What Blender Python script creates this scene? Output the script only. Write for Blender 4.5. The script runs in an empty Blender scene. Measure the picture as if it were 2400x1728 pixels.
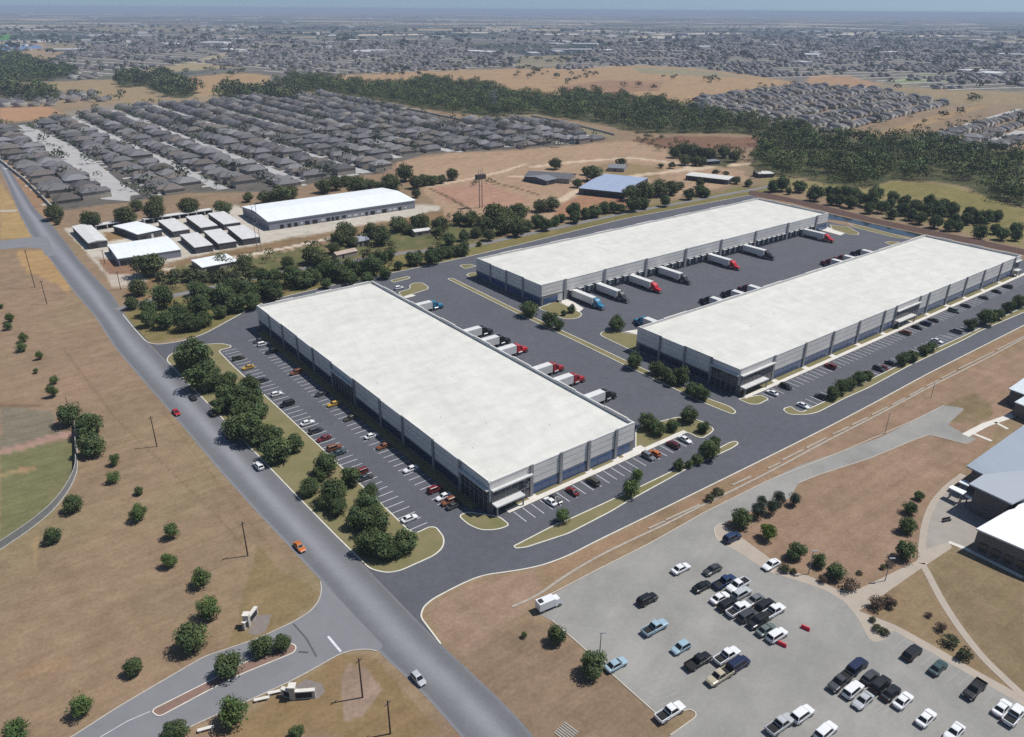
import bpy, bmesh, math, random
import numpy as np
from mathutils import Matrix, Vector
from mathutils.geometry import tessellate_polygon
random.seed(7); RNG = np.random.default_rng(7)
C = bpy.context.scene.collection
SC = bpy.context.scene

# ------------------------------------------------------------------ camera, sky, sun, exposure
CAM_H = 110.0; FPX = 1791.4; PITCH = .4392; ROLL = .0071
cam_d = bpy.data.cameras.new('camera'); cam = bpy.data.objects.new('camera', cam_d); C.objects.link(cam)
cam_d.sensor_width = 36; cam_d.lens = FPX / 2400 * 36; cam_d.clip_start = 1; cam_d.clip_end = 200000
_f = Vector((0, math.cos(PITCH), -math.sin(PITCH))); _u0 = Vector((0, math.sin(PITCH), math.cos(PITCH))); _r0 = Vector((1, 0, 0))
_r = _r0 * math.cos(ROLL) + _u0 * math.sin(ROLL); _u = -_r0 * math.sin(ROLL) + _u0 * math.cos(ROLL)
M = Matrix(((_r.x, _u.x, -_f.x, 0), (_r.y, _u.y, -_f.y, 0), (_r.z, _u.z, -_f.z, CAM_H), (0, 0, 0, 1)))
cam.matrix_world = M
SC.camera = cam

SUN_EL = math.radians(60); SH = Vector((-.972, -.235)).normalized()      # direction the shadows fall
sun_d = bpy.data.lights.new('sun', 'SUN'); sun_d.energy = 4.6; sun_d.angle = math.radians(.5); sun_d.color = (1, .965, .91)
sun = bpy.data.objects.new('sun', sun_d); C.objects.link(sun)
_ray = Vector((SH.x * math.cos(SUN_EL), SH.y * math.cos(SUN_EL), -math.sin(SUN_EL)))
sun.rotation_euler = _ray.to_track_quat('-Z', 'Y').to_euler()
world = bpy.data.worlds.new('World'); SC.world = world; world.use_nodes = True
wn = world.node_tree; bgn = wn.nodes['Background']
sky = wn.nodes.new('ShaderNodeTexSky'); sky.sky_type = 'NISHITA'; sky.sun_disc = False
sky.sun_elevation = SUN_EL; sky.sun_rotation = math.atan2(-SH.x, -SH.y); sky.altitude = 300; sky.air_density = 1.0; sky.dust_density = .4; sky.ozone_density = 1.5
_tc = wn.nodes.new('ShaderNodeTexCoord'); _ad = wn.nodes.new('ShaderNodeVectorMath'); _ad.inputs[1].default_value = (0, 0, .11); _no = wn.nodes.new('ShaderNodeVectorMath'); _no.operation = 'NORMALIZE'
wn.links.new(_tc.outputs['Generated'], _ad.inputs[0]); wn.links.new(_ad.outputs[0], _no.inputs[0]); wn.links.new(_no.outputs[0], sky.inputs[0])   # lifted look-up: clear blue down to the horizon
wn.links.new(sky.outputs[0], bgn.inputs[0]); bgn.inputs[1].default_value = .08
SC.view_settings.view_transform = 'Standard'; SC.view_settings.look = 'None'; SC.view_settings.exposure = 0; SC.view_settings.gamma = 1
SC.cycles.use_denoising = False; SC.cycles.max_bounces = 6; SC.cycles.diffuse_bounces = 2; SC.cycles.transparent_max_bounces = 4
SC.cycles.volume_bounces = 0

# ------------------------------------------------------------------ measuring: a point of the survey photo to a point of the land
def G(px, py, z=0.0):
    xr = (px - 1200) / FPX; ur = -(py - 864) / FPX
    x = xr * math.cos(ROLL) - ur * math.sin(ROLL); u = xr * math.sin(ROLL) + ur * math.cos(ROLL)
    dy = math.cos(PITCH) + u * math.sin(PITCH); dz = -math.sin(PITCH) + u * math.cos(PITCH)
    t = (z - CAM_H) / dz
    return (x * t, dy * t)
def to_px(x, y, z=0.0):
    zz = z - CAM_H
    d = y * math.cos(PITCH) - zz * math.sin(PITCH); u = y * math.sin(PITCH) + zz * math.cos(PITCH)
    xr = x * math.cos(ROLL) + u * math.sin(ROLL); ur = -x * math.sin(ROLL) + u * math.cos(ROLL)
    return 1200 + FPX * xr / d, 864 - FPX * ur / d
def Z(ox, oy, k, pts): return [(ox + p[0] / k, oy + p[1] / k) + tuple(p[2:]) for p in pts]
def GP(pts, z=0.0): return [G(p[0], p[1], z) for p in pts]
def poleheight(base, top):
    b = G(*base); z = 0
    while G(top[0], top[1], z)[1] > b[1] and z < 60: z += .1
    return z
YAW = .6586; U = Vector((math.cos(YAW), math.sin(YAW))); V = Vector((-math.sin(YAW), math.cos(YAW)))
BL = {'front': ((-31.24, 225.2), 48.7, 148.5), 'rear': ((79.4, 376.0), 206.5, 46.2), 'right': ((139.4, 296.1), 206.4, 44.3)}
def S(b, u, v):
    c = BL[b][0]; return (c[0] + u * U.x + v * V.x, c[1] + u * U.y + v * V.y)
def UV(b, p): d = Vector(p) - Vector(BL[b][0]); return d.dot(U), d.dot(V)

# ------------------------------------------------------------------ materials
MATS = {}
def lin(c): return tuple(((v / 255) / 12.92 if v / 255 <= .04045 else ((v / 255 + .055) / 1.055) ** 2.4) for v in c)
def mat(name, col, rough=.85, col2=None, scale=1.0, metal=0.0, detail=4, spread=.18, attr=None, rnd=0.0, bump=0.0, stretch=None, spec=.3):
    """Principled with procedural variation: base colour mixed with col2 by noise; attr = a colour attribute holding the thing's own colour; rnd = per object variation"""
    if name in MATS: return MATS[name]
    m = bpy.data.materials.new(name); m.use_nodes = True; MATS[name] = m
    nt = m.node_tree; b = nt.nodes['Principled BSDF']; b.inputs['Roughness'].default_value = rough; b.inputs['Metallic'].default_value = metal
    b.inputs['Specular IOR Level'].default_value = spec
    N = nt.nodes.new; L = nt.links.new
    tc = N('ShaderNodeTexCoord'); src = tc.outputs['Object']
    if stretch:
        mp = N('ShaderNodeMapping'); mp.inputs['Scale'].default_value = stretch[:3]; mp.inputs['Rotation'].default_value[2] = stretch[3] if len(stretch) > 3 else 0
        L(src, mp.inputs[0]); src = mp.outputs[0]
    nz = N('ShaderNodeTexNoise'); nz.inputs['Scale'].default_value = scale; nz.inputs['Detail'].default_value = detail; nz.inputs['Roughness'].default_value = .62
    L(src, nz.inputs['Vector'])
    rp = N('ShaderNodeValToRGB'); rp.color_ramp.elements[0].position = .5 - spread; rp.color_ramp.elements[1].position = .5 + spread
    L(nz.outputs[0], rp.inputs[0])
    mx = N('ShaderNodeMix'); mx.data_type = 'RGBA'; L(rp.outputs[0], mx.inputs[0])
    c2 = col2 if col2 else tuple(v * .82 for v in col)
    if attr:
        at = N('ShaderNodeAttribute'); at.attribute_name = attr
        mu = N('ShaderNodeMix'); mu.data_type = 'RGBA'; mu.blend_type = 'MULTIPLY'; mu.inputs[0].default_value = 1
        mx.inputs[6].default_value = (*col, 1); mx.inputs[7].default_value = (*c2, 1)
        L(mx.outputs[2], mu.inputs[6]); L(at.outputs[0], mu.inputs[7]); out = mu.outputs[2]
    else:
        mx.inputs[6].default_value = (*col, 1); mx.inputs[7].default_value = (*c2, 1); out = mx.outputs[2]
    if rnd:
        oi = N('ShaderNodeObjectInfo'); hs = N('ShaderNodeHueSaturation'); mr = N('ShaderNodeMapRange')
        mr.inputs[3].default_value = 1 - rnd; mr.inputs[4].default_value = 1 + rnd
        L(oi.outputs['Random'], mr.inputs[0]); L(mr.outputs[0], hs.inputs['Value']); L(out, hs.inputs['Color']); out = hs.outputs[0]
    L(out, b.inputs['Base Color'])
    if bump:
        bp = N('ShaderNodeBump'); bp.inputs['Strength'].default_value = bump; L(nz.outputs[0], bp.inputs['Height']); L(bp.outputs[0], b.inputs['Normal'])
    return m

# ------------------------------------------------------------------ mesh builder and tags
class MB:
    def __init__(s): s.v = []; s.f = []; s.m = []
    def poly(s, pts, mi=0):
        i = len(s.v); s.v += [tuple(p) for p in pts]; s.f.append(tuple(range(i, i + len(pts)))); s.m.append(mi)
    def hexa(s, c, mi=0):            # c: 4 bottom (ccw) + 4 top
        i = len(s.v); s.v += [tuple(p) for p in c]
        for q in ((3, 2, 1, 0), (4, 5, 6, 7), (0, 1, 5, 4), (1, 2, 6, 5), (2, 3, 7, 6), (3, 0, 4, 7)):
            s.f.append(tuple(i + k for k in q)); s.m.append(mi)
    def box(s, x0, x1, y0, y1, z0, z1, mi=0):
        s.hexa([(x0, y0, z0), (x1, y0, z0), (x1, y1, z0), (x0, y1, z0), (x0, y0, z1), (x1, y0, z1), (x1, y1, z1), (x0, y1, z1)], mi)
    def fbox(s, fr, a0, a1, o0, o1, z0, z1, mi=0):   # box in a wall's frame: along, outwards, up
        o, d, n = fr
        P = lambda a, b, z: (o[0] + d[0] * a + n[0] * b, o[1] + d[1] * a + n[1] * b, z)
        c = [P(a0, o0, z0), P(a0, o1, z0), P(a1, o1, z0), P(a1, o0, z0), P(a0, o0, z1), P(a0, o1, z1), P(a1, o1, z1), P(a1, o0, z1)]
        if d[0] * n[1] - d[1] * n[0] > 0: c = [c[0], c[3], c[2], c[1], c[4], c[7], c[6], c[5]]
        s.hexa(c, mi)
    def tube(s, p0, p1, r0, r1=None, n=8, mi=0, cap=True):
        r1 = r0 if r1 is None else r1; p0 = Vector(p0); p1 = Vector(p1); ax = (p1 - p0).normalized()
        a = ax.orthogonal().normalized(); b = ax.cross(a); i = len(s.v)
        for p, r in ((p0, r0), (p1, r1)):
            for k in range(n):
                t = 2 * math.pi * k / n; s.v.append(tuple(p + (a * math.cos(t) + b * math.sin(t)) * r))
        for k in range(n):
            q = (k + 1) % n; s.f.append((i + k, i + q, i + n + q, i + n + k)); s.m.append(mi)
        if cap:
            s.f.append(tuple(i + k for k in reversed(range(n)))); s.m.append(mi); s.f.append(tuple(i + n + k for k in range(n))); s.m.append(mi)
    def loft(s, secs, mi=0):         # list of equal-length rings
        i = len(s.v); n = len(secs[0])
        for r in secs: s.v += [tuple(p) for p in r]
        for j in range(len(secs) - 1):
            for k in range(n):
                q = (k + 1) % n; s.f.append((i + j * n + k, i + j * n + q, i + (j + 1) * n + q, i + (j + 1) * n + k)); s.m.append(mi)
        s.f.append(tuple(i + k for k in reversed(range(n)))); s.m.append(mi)
        e = i + (len(secs) - 1) * n; s.f.append(tuple(e + k for k in range(n))); s.m.append(mi)
    def mesh(s, name, mats, smooth=False):
        me = bpy.data.meshes.new(name); me.from_pydata(s.v, [], s.f)
        for m in (mats if isinstance(mats, (list, tuple)) else [mats]): me.materials.append(m)
        me.polygons.foreach_set('material_index', s.m)
        if smooth: me.polygons.foreach_set('use_smooth', [True] * len(s.f))
        me.update(); return me
    def build(s, name, mats, parent=None, smooth=False): return link(name, s.mesh(name, mats, smooth), parent)
def link(name, me, parent=None):
    o = bpy.data.objects.new(name, me); C.objects.link(o)
    if parent: o.parent = parent
    return o
def tag(o, label=None, cat=None, group=None, kind=None):
    for k, v in (('label', label), ('category', cat), ('group', group), ('kind', kind)):
        if v: o[k] = v
    return o
def thing(name, label, cat, loc=(0, 0, 0), rz=0, group=None):
    o = bpy.data.objects.new(name, None); C.objects.link(o); o.location = loc; o.rotation_euler = (0, 0, rz); o.empty_display_size = .5
    return tag(o, label, cat, group)
KIDS = {}
def copy_tree(o, parent=None):
    c = o.copy(); C.objects.link(c)
    if parent: c.parent = parent
    for ch in o.children: copy_tree(ch, c)
    return c
def big_mesh(name, v, f, mats, cols=None, parent=None, kind=None, midx=None):
    """numpy verts (n,3), faces (m,k); one colour per face"""
    me = bpy.data.meshes.new(name); n, k = f.shape
    me.vertices.add(len(v)); me.vertices.foreach_set('co', np.ascontiguousarray(v, dtype=np.float32).ravel())
    me.loops.add(n * k); me.loops.foreach_set('vertex_index', np.ascontiguousarray(f, dtype=np.int32).ravel())
    me.polygons.add(n); me.polygons.foreach_set('loop_start', np.arange(0, n * k, k, dtype=np.int32)); me.polygons.foreach_set('loop_total', np.full(n, k, dtype=np.int32))
    for m in (mats if isinstance(mats, (list, tuple)) else [mats]): me.materials.append(m)
    if midx is not None: me.polygons.foreach_set('material_index', midx.astype(np.int32))
    if cols is not None:
        a = me.color_attributes.new('Col', 'FLOAT_COLOR', 'CORNER')
        c4 = np.ones((n * k, 4), np.float32); c4[:, :3] = np.repeat(cols, k, 0); a.data.foreach_set('color', c4.ravel())
    me.update(calc_edges=True)
    o = link(name, me, parent)
    if kind: o['kind'] = kind
    return o

# polygon helpers (plan view)
def area(p): return sum(p[i][0] * p[(i + 1) % len(p)][1] - p[(i + 1) % len(p)][0] * p[i][1] for i in range(len(p))) / 2
def ccw(p): return p if area(p) > 0 else p[::-1]
def rounded(p, r, n=5, closed=True):
    out = []; N = len(p)
    for i in range(N):
        b = Vector(p[i])
        if not closed and i in (0, N - 1): out.append(tuple(b)); continue
        a = Vector(p[i - 1]); c = Vector(p[(i + 1) % N])
        la = (a - b).length; lc = (c - b).length
        k = min(r, la * .48, lc * .48)
        p0 = b + (a - b) / max(la, 1e-6) * k; p1 = b + (c - b) / max(lc, 1e-6) * k
        for j in range(n + 1):
            t = j / n; out.append(tuple(p0 * (1 - t) ** 2 + b * 2 * t * (1 - t) + p1 * t * t))
    return out
def offset(p, d, closed=True):       # positive = to the left of travel (inwards for ccw)
    out = []; N = len(p)
    for i in range(N):
        a = Vector(p[i - 1]) if closed or i > 0 else None; c = Vector(p[(i + 1) % N]) if closed or i < N - 1 else None
        b = Vector(p[i]); ds = []
        if a is not None and (b - a).length > 1e-5: ds.append((b - a).normalized())
        if c is not None and (c - b).length > 1e-5: ds.append((c - b).normalized())
        if not ds: out.append(tuple(b)); continue
        t = sum(ds, Vector((0, 0)))
        t = t.normalized() if t.length > 1e-4 else ds[0]
        nrm = Vector((-t.y, t.x)); cs = max(.5, t.dot(ds[0]))
        out.append(tuple(b + nrm * d / cs))
    return out
def dedupe(p, e=.02):
    out = []
    for q in p:
        if not out or (Vector(q) - Vector(out[-1])).length > e: out.append(q)
    if (Vector(out[0]) - Vector(out[-1])).length < e: out.pop()
    return out
def fill(mb, p, z, mi=0):
    p = ccw(dedupe(p)); tris = tessellate_polygon([[Vector((x, y, 0)) for x, y in p]])
    i = len(mb.v); mb.v += [(x, y, z) for x, y in p]
    for t in tris:
        a, b, c = (p[k] for k in t)
        cr = (b[0] - a[0]) * (c[1] - a[1]) - (b[1] - a[1]) * (c[0] - a[0])
        mb.f.append(tuple(i + k for k in (t if cr > 0 else t[::-1]))); mb.m.append(mi)
def sheet(name, p, z, m):
    mb = MB(); fill(mb, p, z); o = mb.build(name, m); o['kind'] = 'structure'; return o
def strip(mb, pl, w, z0, z1, closed=False, mi=0):   # solid ribbon of width w along a polyline
    A = offset(pl, w / 2, closed); B = offset(pl, -w / 2, closed); n = len(pl); R = n if closed else n - 1
    i = len(mb.v)
    for k in range(n): mb.v += [(*A[k], z1), (*B[k], z1), (*A[k], z0), (*B[k], z0)]
    for k in range(R):
        a = i + 4 * k; b = i + 4 * ((k + 1) % n)
        for q in ((a, a + 1, b + 1, b), (a + 2, a, b, b + 2), (a + 1, a + 3, b + 3, b + 1)): mb.f.append(q); mb.m.append(mi)
    if not closed:
        e = i + 4 * (n - 1)
        for q in ((i + 1, i, i + 2, i + 3), (e, e + 1, e + 3, e + 2)): mb.f.append(q); mb.m.append(mi)

# ------------------------------------------------------------------ ground: one sheet to the horizon, its cover mapped by colour
KL = 1.30
def alb(c, k=KL):
    r, g, b = lin(c); y = .3 * r + .6 * g + .1 * b; return tuple(min(.85, (v * .91 + y * .09) / k) for v in (r, g, b))
NC, NR = 760, 780
ys = np.concatenate([[-3000, -400, -60, 10, 40], np.exp(np.linspace(math.log(62), math.log(90000), NR))])
ts = np.linspace(-1.05, 1.05, NC)
YY, TT = np.meshgrid(ys, ts, indexing='ij')
XX = TT * np.where(YY < 60, 60 + (60 - YY) * 1.0, YY)
gx, gy = XX.ravel(), YY.ravel()
def wob(x, y, s, seed=0):            # smooth pseudo-random field, about -1..1
    r = np.random.default_rng(seed); o = np.zeros_like(x)
    for k in range(7):
        a = r.uniform(0, 2 * math.pi); f = r.uniform(.5, 1.8) / s; o += np.sin((x * math.cos(a) + y * math.sin(a)) * f * 2 * math.pi + r.uniform(0, 6.28) + .8 * np.sin(x * f * 2.1 + y * f * 1.3))
    return o / 3.2
def cellrand(x, y, sx, sy, rot, seed):
    c, s = math.cos(rot), math.sin(rot); u = (x * c + y * s) / sx + .35 * np.sin(y / sy * .7); v = (-x * s + y * c) / sy + .3 * np.sin(x / sx * .6)
    i = np.floor(u).astype(np.int64); j = np.floor(v).astype(np.int64)
    h = (i * 73856093 ^ j * 19349663 ^ seed * 83492791) & 0xffffff
    h = (h * 1103515245 + 12345) & 0x7fffffff
    return ((h >> 8) % 10007) / 10007.0
yc = np.maximum(gy, 62)
PXX, PYY = to_px(gx * yc / np.where(gy < 62, 60 + (60 - gy), yc), yc)
col = np.tile(np.array(alb((160, 136, 108))), (len(gx), 1))
w1 = wob(gx, gy, 55, 1); w2 = wob(gx, gy, 23, 2); w3 = wob(gx, gy, 140, 3); w4 = wob(gx, gy, 9, 8)
def blend(mask, c, k=KL):
    global col
    col = col * (1 - mask[:, None]) + np.array(alb(c, k)) * mask[:, None]
blend(np.clip(w1 * .5, 0, .6), (150, 138, 102)); blend(np.clip(-w3 * .45, 0, .55), (168, 136, 114)); blend(np.clip(w2 * .4 - .1, 0, .35), (146, 122, 98))
blend(np.clip(w4 * .3 - .05, 0, .3) * (gy < 400), (172, 148, 116))
# far plain: a patchwork of fields, scrub, roofs and yards
far = np.clip((gy - 900) / 500, 0, 1)
A = cellrand(gx, gy, 900, 420, .25, 3); Bc = cellrand(gx, gy, 260, 170, .6, 5); Cc = cellrand(gx, gy, 1500, 700, .3, 9)
pal = np.array([alb(c) for c in ((96, 104, 98), (126, 122, 112), (72, 84, 74), (176, 162, 134), (90, 94, 96), (60, 74, 66), (136, 130, 124), (202, 184, 150))])
fc = pal[np.minimum((A * 8).astype(int), 7)] * .68 + pal[np.minimum((Bc * 8).astype(int), 7)] * .32
light = (Bc > .94) & (gy > 2300); fc[light] = alb((226, 214, 194))
dk = (Cc > .62) & (gy > 2300); fc[dk] = fc[dk] * .6 + np.array(alb((58, 72, 66))) * .4
col = col * (1 - far[:, None]) + fc * far[:, None]
jx = w2 * 5 + w4 * 3; jy = (w1 * 2.2 + w2 * 1.6)
def inpoly(p, x, y):
    r = np.zeros(len(x), bool); n = len(p)
    for i in range(n):
        x1, y1 = p[i]; x2, y2 = p[(i + 1) % n]
        if y1 == y2: continue
        c = ((y1 > y) != (y2 > y)) & (x < (x2 - x1) * (y - y1) / (y2 - y1) + x1); r ^= c
    return r
def cover(p, c, jit=1.0, c2=None, amt=.5):
    """ground cover of colour c within p, its edge ragged; c2 mottles it"""
    xs = [q[0] for q in p]; yy = [q[1] for q in p]
    sel = np.where((PXX > min(xs) - 30) & (PXX < max(xs) + 30) & (PYY > min(yy) - 20) & (PYY < max(yy) + 20) & (gy > 61))[0]
    if not len(sel): return
    m = np.zeros(len(sel))
    for k in range(5):
        ox, oy = ((0, 0), (2, .7), (-2, -.7), (1, -1.2), (-1, 1.2))[k]
        m += inpoly(p, PXX[sel] + jx[sel] * jit + ox, PYY[sel] + jy[sel] * jit * .6 + oy)
    m /= 5; cc = np.tile(np.array(alb(c)), (len(sel), 1))
    if c2: t = np.clip(w2[sel] * .6 + w4[sel] * .35, 0, 1)[:, None] * amt; cc = cc * (1 - t) + np.array(alb(c2)) * t
    col[sel] = col[sel] * (1 - m[:, None]) + cc * m[:, None]
def track(pl, w, c):                 # a worn path of width w metres along a polyline of photo points
    P = GP(pl); best = np.full(len(gx), 1e9)
    for i in range(len(P) - 1):
        ax, ay = P[i]; bx, by = P[i + 1]; dx, dy = bx - ax, by - ay
        t = np.clip(((gx - ax) * dx + (gy - ay) * dy) / (dx * dx + dy * dy), 0, 1); best = np.minimum(best, np.hypot(gx - ax - t * dx, gy - ay - t * dy))
    m = np.clip((w / 2 + w2 * w * .1 - best) / (w * .22) + .5, 0, 1); blend(m, c)
# near fields and verges
cover([(0, 425), (30, 470), (69, 547), (72, 557), (0, 562)], (188, 158, 104), .6, (170, 140, 100))
cover([(16, 385), (124, 490), (150, 520), (120, 525), (84, 494), (53, 446)], (170, 136, 104), .6, (150, 120, 90))
cover([(40, 588), (100, 586), (150, 640), (170, 690), (120, 660), (60, 640)], (190, 154, 104), 1.2)
cover([(0, 1068), (60, 1050), (168, 1030), (180, 1062), (180, 1105), (148, 1165), (121, 1200), (74, 1238), (0, 1288)], (128, 128, 88), .5, (146, 136, 98), .6)
cover([(0, 950), (128, 966), (135, 1000), (168, 1018), (0, 1055)], (140, 131, 112), 1, (128, 122, 98))
track([(0, 1060), (60, 1046), (110, 1029), (172, 1016)], 3.2, (186, 150, 136))
track([(0, 1112), (40, 1108), (74, 1101)], 2.2, (170, 146, 104)); track([(50, 1098), (76, 1095)], 1.6, (172, 140, 104))
track([(150, 820), (270, 980), (380, 1085), (500, 1200), (580, 1290)], 0.7, (148, 124, 97)); track([(380, 960), (470, 1080), (580, 1220), (640, 1290)], .6, (150, 126, 98))
track([(0, 952), (105, 949)], 1.2, (136, 110, 86)); track([(138, 895), (166, 894)], .9, (196, 180, 152))
cover([(40, 1570), (120, 1545), (165, 1535), (150, 1565), (90, 1580), (40, 1582)], (172, 142, 110), 1.6); cover([(70, 1265), (86, 1260), (92, 1300), (88, 1345), (80, 1300)], (172, 146, 108), 1)
cover([(600, 1270), (660, 1340), (740, 1390), (700, 1450), (610, 1490), (540, 1520), (560, 1430)], (148, 128, 90), 2.0, (168, 140, 104))
cover([(700, 1600), (800, 1540), (880, 1540), (960, 1640), (1060, 1728), (500, 1728), (640, 1640)], (150, 126, 88), 2.0, (160, 130, 104))
cover([(820, 1560), (870, 1570), (890, 1620), (850, 1680), (800, 1690), (810, 1640)], (170, 146, 128), 2.0, (146, 124, 100))
# site's outer verge, drain strip and school grounds
cover([(1000, 1425), (1130, 1358), (1264, 1335), (1264, 1400), (1180, 1460), (1235, 1520), (1120, 1560), (1040, 1510)], (168, 140, 118), 1.6, (150, 130, 98))
cover([(1264, 1330), (1552, 1206), (1800, 1080), (2170, 886), (2400, 770), (2400, 800), (2060, 985), (1800, 1110), (1500, 1260), (1290, 1360)], (164, 134, 106), .8, (148, 134, 96))
cover([(1060, 1540), (1240, 1460), (1290, 1460), (1560, 1700), (1520, 1728), (1170, 1728)], (154, 130, 106), 1.2, (142, 122, 98))
cover([(1860, 1060), (2060, 975), (2400, 810), (2400, 930), (2265, 1090), (2180, 1170), (2150, 1310), (2010, 1380), (1890, 1330), (1700, 1250), (1850, 1180), (1990, 1100)], (164, 136, 112), 1.2, (178, 146, 124), .7)
cover([(2190, 960), (2280, 920), (2330, 950), (2300, 1000), (2230, 990)], (142, 124, 92), 1.6, (160, 140, 110))
cover([(2160, 1340), (2235, 1282), (2400, 1352), (2400, 1640), (2330, 1560), (2250, 1450), (2200, 1400)], (144, 127, 96), .6, (154, 132, 106))
cover([(2030, 1425), (2158, 1335), (2200, 1420), (2245, 1490), (2330, 1580), (2400, 1645), (2260, 1560), (2100, 1470)], (156, 134, 102), .4, (166, 138, 108))
# left of the site: yards, the long white-roofed building's ground
cover([(140, 500), (300, 472), (560, 452), (830, 415), (980, 400), (985, 440), (900, 440), (560, 482), (150, 535)], (160, 134, 108), 1, (140, 124, 94))
cover([(150, 535), (300, 520), (555, 482), (640, 540), (985, 480), (1030, 482), (1025, 495), (640, 566), (430, 606), (300, 640), (260, 655), (200, 590)], (216, 208, 194), .6, (194, 184, 168))
cover([(240, 545), (290, 540), (310, 556), (250, 568)], (158, 128, 88), .6)
cover([(600, 578), (780, 545), (1030, 495), (1200, 520), (1200, 550), (945, 590), (690, 630), (440, 690), (330, 715), (285, 690), (330, 650), (430, 610)], (150, 122, 90), 1, (132, 120, 84))
cover([(225, 605), (320, 610), (312, 660), (270, 665)], (160, 124, 98), .6)
cover([(250, 645), (330, 640), (350, 655), (300, 672), (262, 672)], (206, 192, 176), .8); track([(390, 632), (480, 618), (640, 588), (770, 560)], 3.6, (228, 216, 196)); track([(600, 602), (770, 572), (850, 585), (790, 605)], 4, (206, 172, 146))
# dirt paddocks in the middle distance
cover([(932, 376), (1060, 360), (1250, 350), (1400, 335), (1480, 330), (1560, 345), (1620, 385), (1740, 400), (1760, 425), (1690, 438), (1470, 480), (1250, 530), (1060, 520), (985, 440), (930, 402)], (186, 156, 126), 1.0, (168, 142, 110))
cover([(1010, 442), (1140, 428), (1245, 470), (1190, 500), (1110, 485), (1040, 470)], (188, 146, 122), .8, (196, 158, 132)); cover([(1330, 470), (1400, 445), (1500, 480), (1400, 505), (1290, 515)], (176, 132, 102), .8)
cover([(1480, 328), (1600, 318), (1780, 322), (1800, 345), (1700, 350), (1560, 350)], (138, 104, 84), 1.0, (158, 124, 92)); cover([(1380, 388), (1470, 382), (1560, 395), (1540, 420), (1400, 412)], (160, 138, 100), 1.0)
for pl, w in (([(1310, 472), (1345, 452), (1380, 437), (1500, 410), (1580, 402), (1615, 395), (1612, 388), (1595, 384), (1480, 370), (1340, 380), (1250, 392)], 7), ([(1615, 398), (1700, 388), (1755, 385)], 9), ([(1000, 438), (1110, 418), (1180, 402), (1230, 385)], 4), ([(1110, 416), (1240, 414)], 3), ([(1400, 405), (1470, 420), (1500, 415)], 4)): track(pl, w, (222, 198, 170))
track([(1010, 444), (1050, 462), (1100, 490)], 2.5, (110, 92, 70)); track([(1140, 424), (1200, 438), (1260, 456)], 2.5, (120, 96, 72))
# neighbourhood ground, woods floor, far fields
NB = [(0, 292), (90, 283), (150, 272), (280, 246), (480, 240), (640, 215), (800, 222), (900, 245), (1080, 285), (1200, 275), (1320, 292), (1425, 326), (1360, 340), (1200, 350), (1000, 362), (925, 382), (900, 405), (780, 420), (640, 450), (440, 452), (300, 474), (240, 480), (150, 494), (20, 372), (0, 362)]
cover(NB, (112, 108, 102), .3, (92, 92, 84), .8)
NB2 = [(1590, 246), (1700, 222), (1880, 200), (2060, 212), (2215, 245), (2080, 290), (1960, 312), (1860, 305), (1740, 280)]
NB3 = [(2110, 325), (2250, 288), (2400, 250), (2400, 350), (2310, 352), (2200, 345)]
NB6 = [(0, 240), (50, 226), (150, 218), (245, 222), (265, 238), (150, 247), (0, 252)]
NB4 = [(1290, 170), (1360, 120), (1500, 95), (1800, 82), (2400, 105), (2400, 215), (2200, 210), (2060, 190), (1960, 180), (1800, 182), (1640, 160), (1500, 152)]
NB5 = [(60, 172), (190, 108), (300, 88), (560, 92), (1000, 96), (1230, 130), (1200, 156), (1000, 168), (700, 175), (560, 160), (440, 150), (280, 172), (200, 188)]
for p in (NB4, NB5): cover(p, (120, 117, 110), .2, (164, 152, 128), .9)
cover([(0, 196), (60, 194), (280, 186), (350, 208), (385, 236), (300, 252), (220, 218), (50, 208), (0, 212)], (172, 150, 114), 1, (150, 136, 100)); cover([(400, 186), (560, 170), (640, 178), (610, 212), (470, 226), (430, 205)], (184, 152, 112), 1, (170, 146, 108))
cover([(0, 254), (110, 250), (150, 266), (140, 276), (0, 286)], (194, 150, 112), .5); cover([(150, 262), (290, 244), (460, 240), (440, 252), (170, 275)], (160, 150, 138), .6, (128, 120, 112))
cover([(280, 172), (450, 145), (580, 104), (640, 100), (600, 112), (560, 118), (480, 150), (560, 158), (420, 168)], (176, 160, 124), .6, (160, 150, 116))
cover([(0, 110), (60, 100), (110, 100), (100, 116), (170, 135), (60, 140), (0, 135)], (178, 152, 120), .6); cover([(0, 104), (90, 106), (100, 112), (60, 118), (0, 120)], (120, 150, 196), .3); cover([(0, 78), (28, 82), (24, 94), (0, 96)], (90, 150, 70), .3); cover([(62, 128), (180, 114), (200, 120), (130, 138)], (172, 150, 120), .5)
cover([(700, 182), (1000, 166), (1240, 160), (1480, 154), (1640, 162), (1800, 182), (1920, 200), (1880, 216), (1650, 242), (1550, 252), (1290, 232), (1160, 202), (900, 216), (760, 200)], (186, 155, 116), 1, (172, 136, 106), .8)
cover([(1290, 205), (1420, 188), (1560, 192), (1540, 214), (1380, 224)], (166, 132, 104), 1); cover([(1480, 158), (1640, 165), (1780, 184), (1640, 178), (1500, 172)], (160, 152, 120), .8)
cover([(1900, 174), (1990, 178), (2070, 200), (1960, 210), (1885, 198)], (184, 148, 114), .6, (172, 150, 116)); cover([(2070, 204), (2400, 218), (2400, 244), (2250, 246), (2110, 216)], (164, 146, 112), .6, (186, 150, 112)); cover([(2090, 190), (2150, 174), (2240, 178), (2230, 190), (2110, 198)], (150, 160, 120), .4)
cover([(2024, 325), (2170, 276), (2300, 246), (2325, 248), (2145, 300), (2062, 316)], (176, 146, 106), .3, (160, 140, 100))
cover([(2030, 205), (2120, 214), (2250, 246), (2170, 250)], (150, 140, 112), .5)
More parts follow.
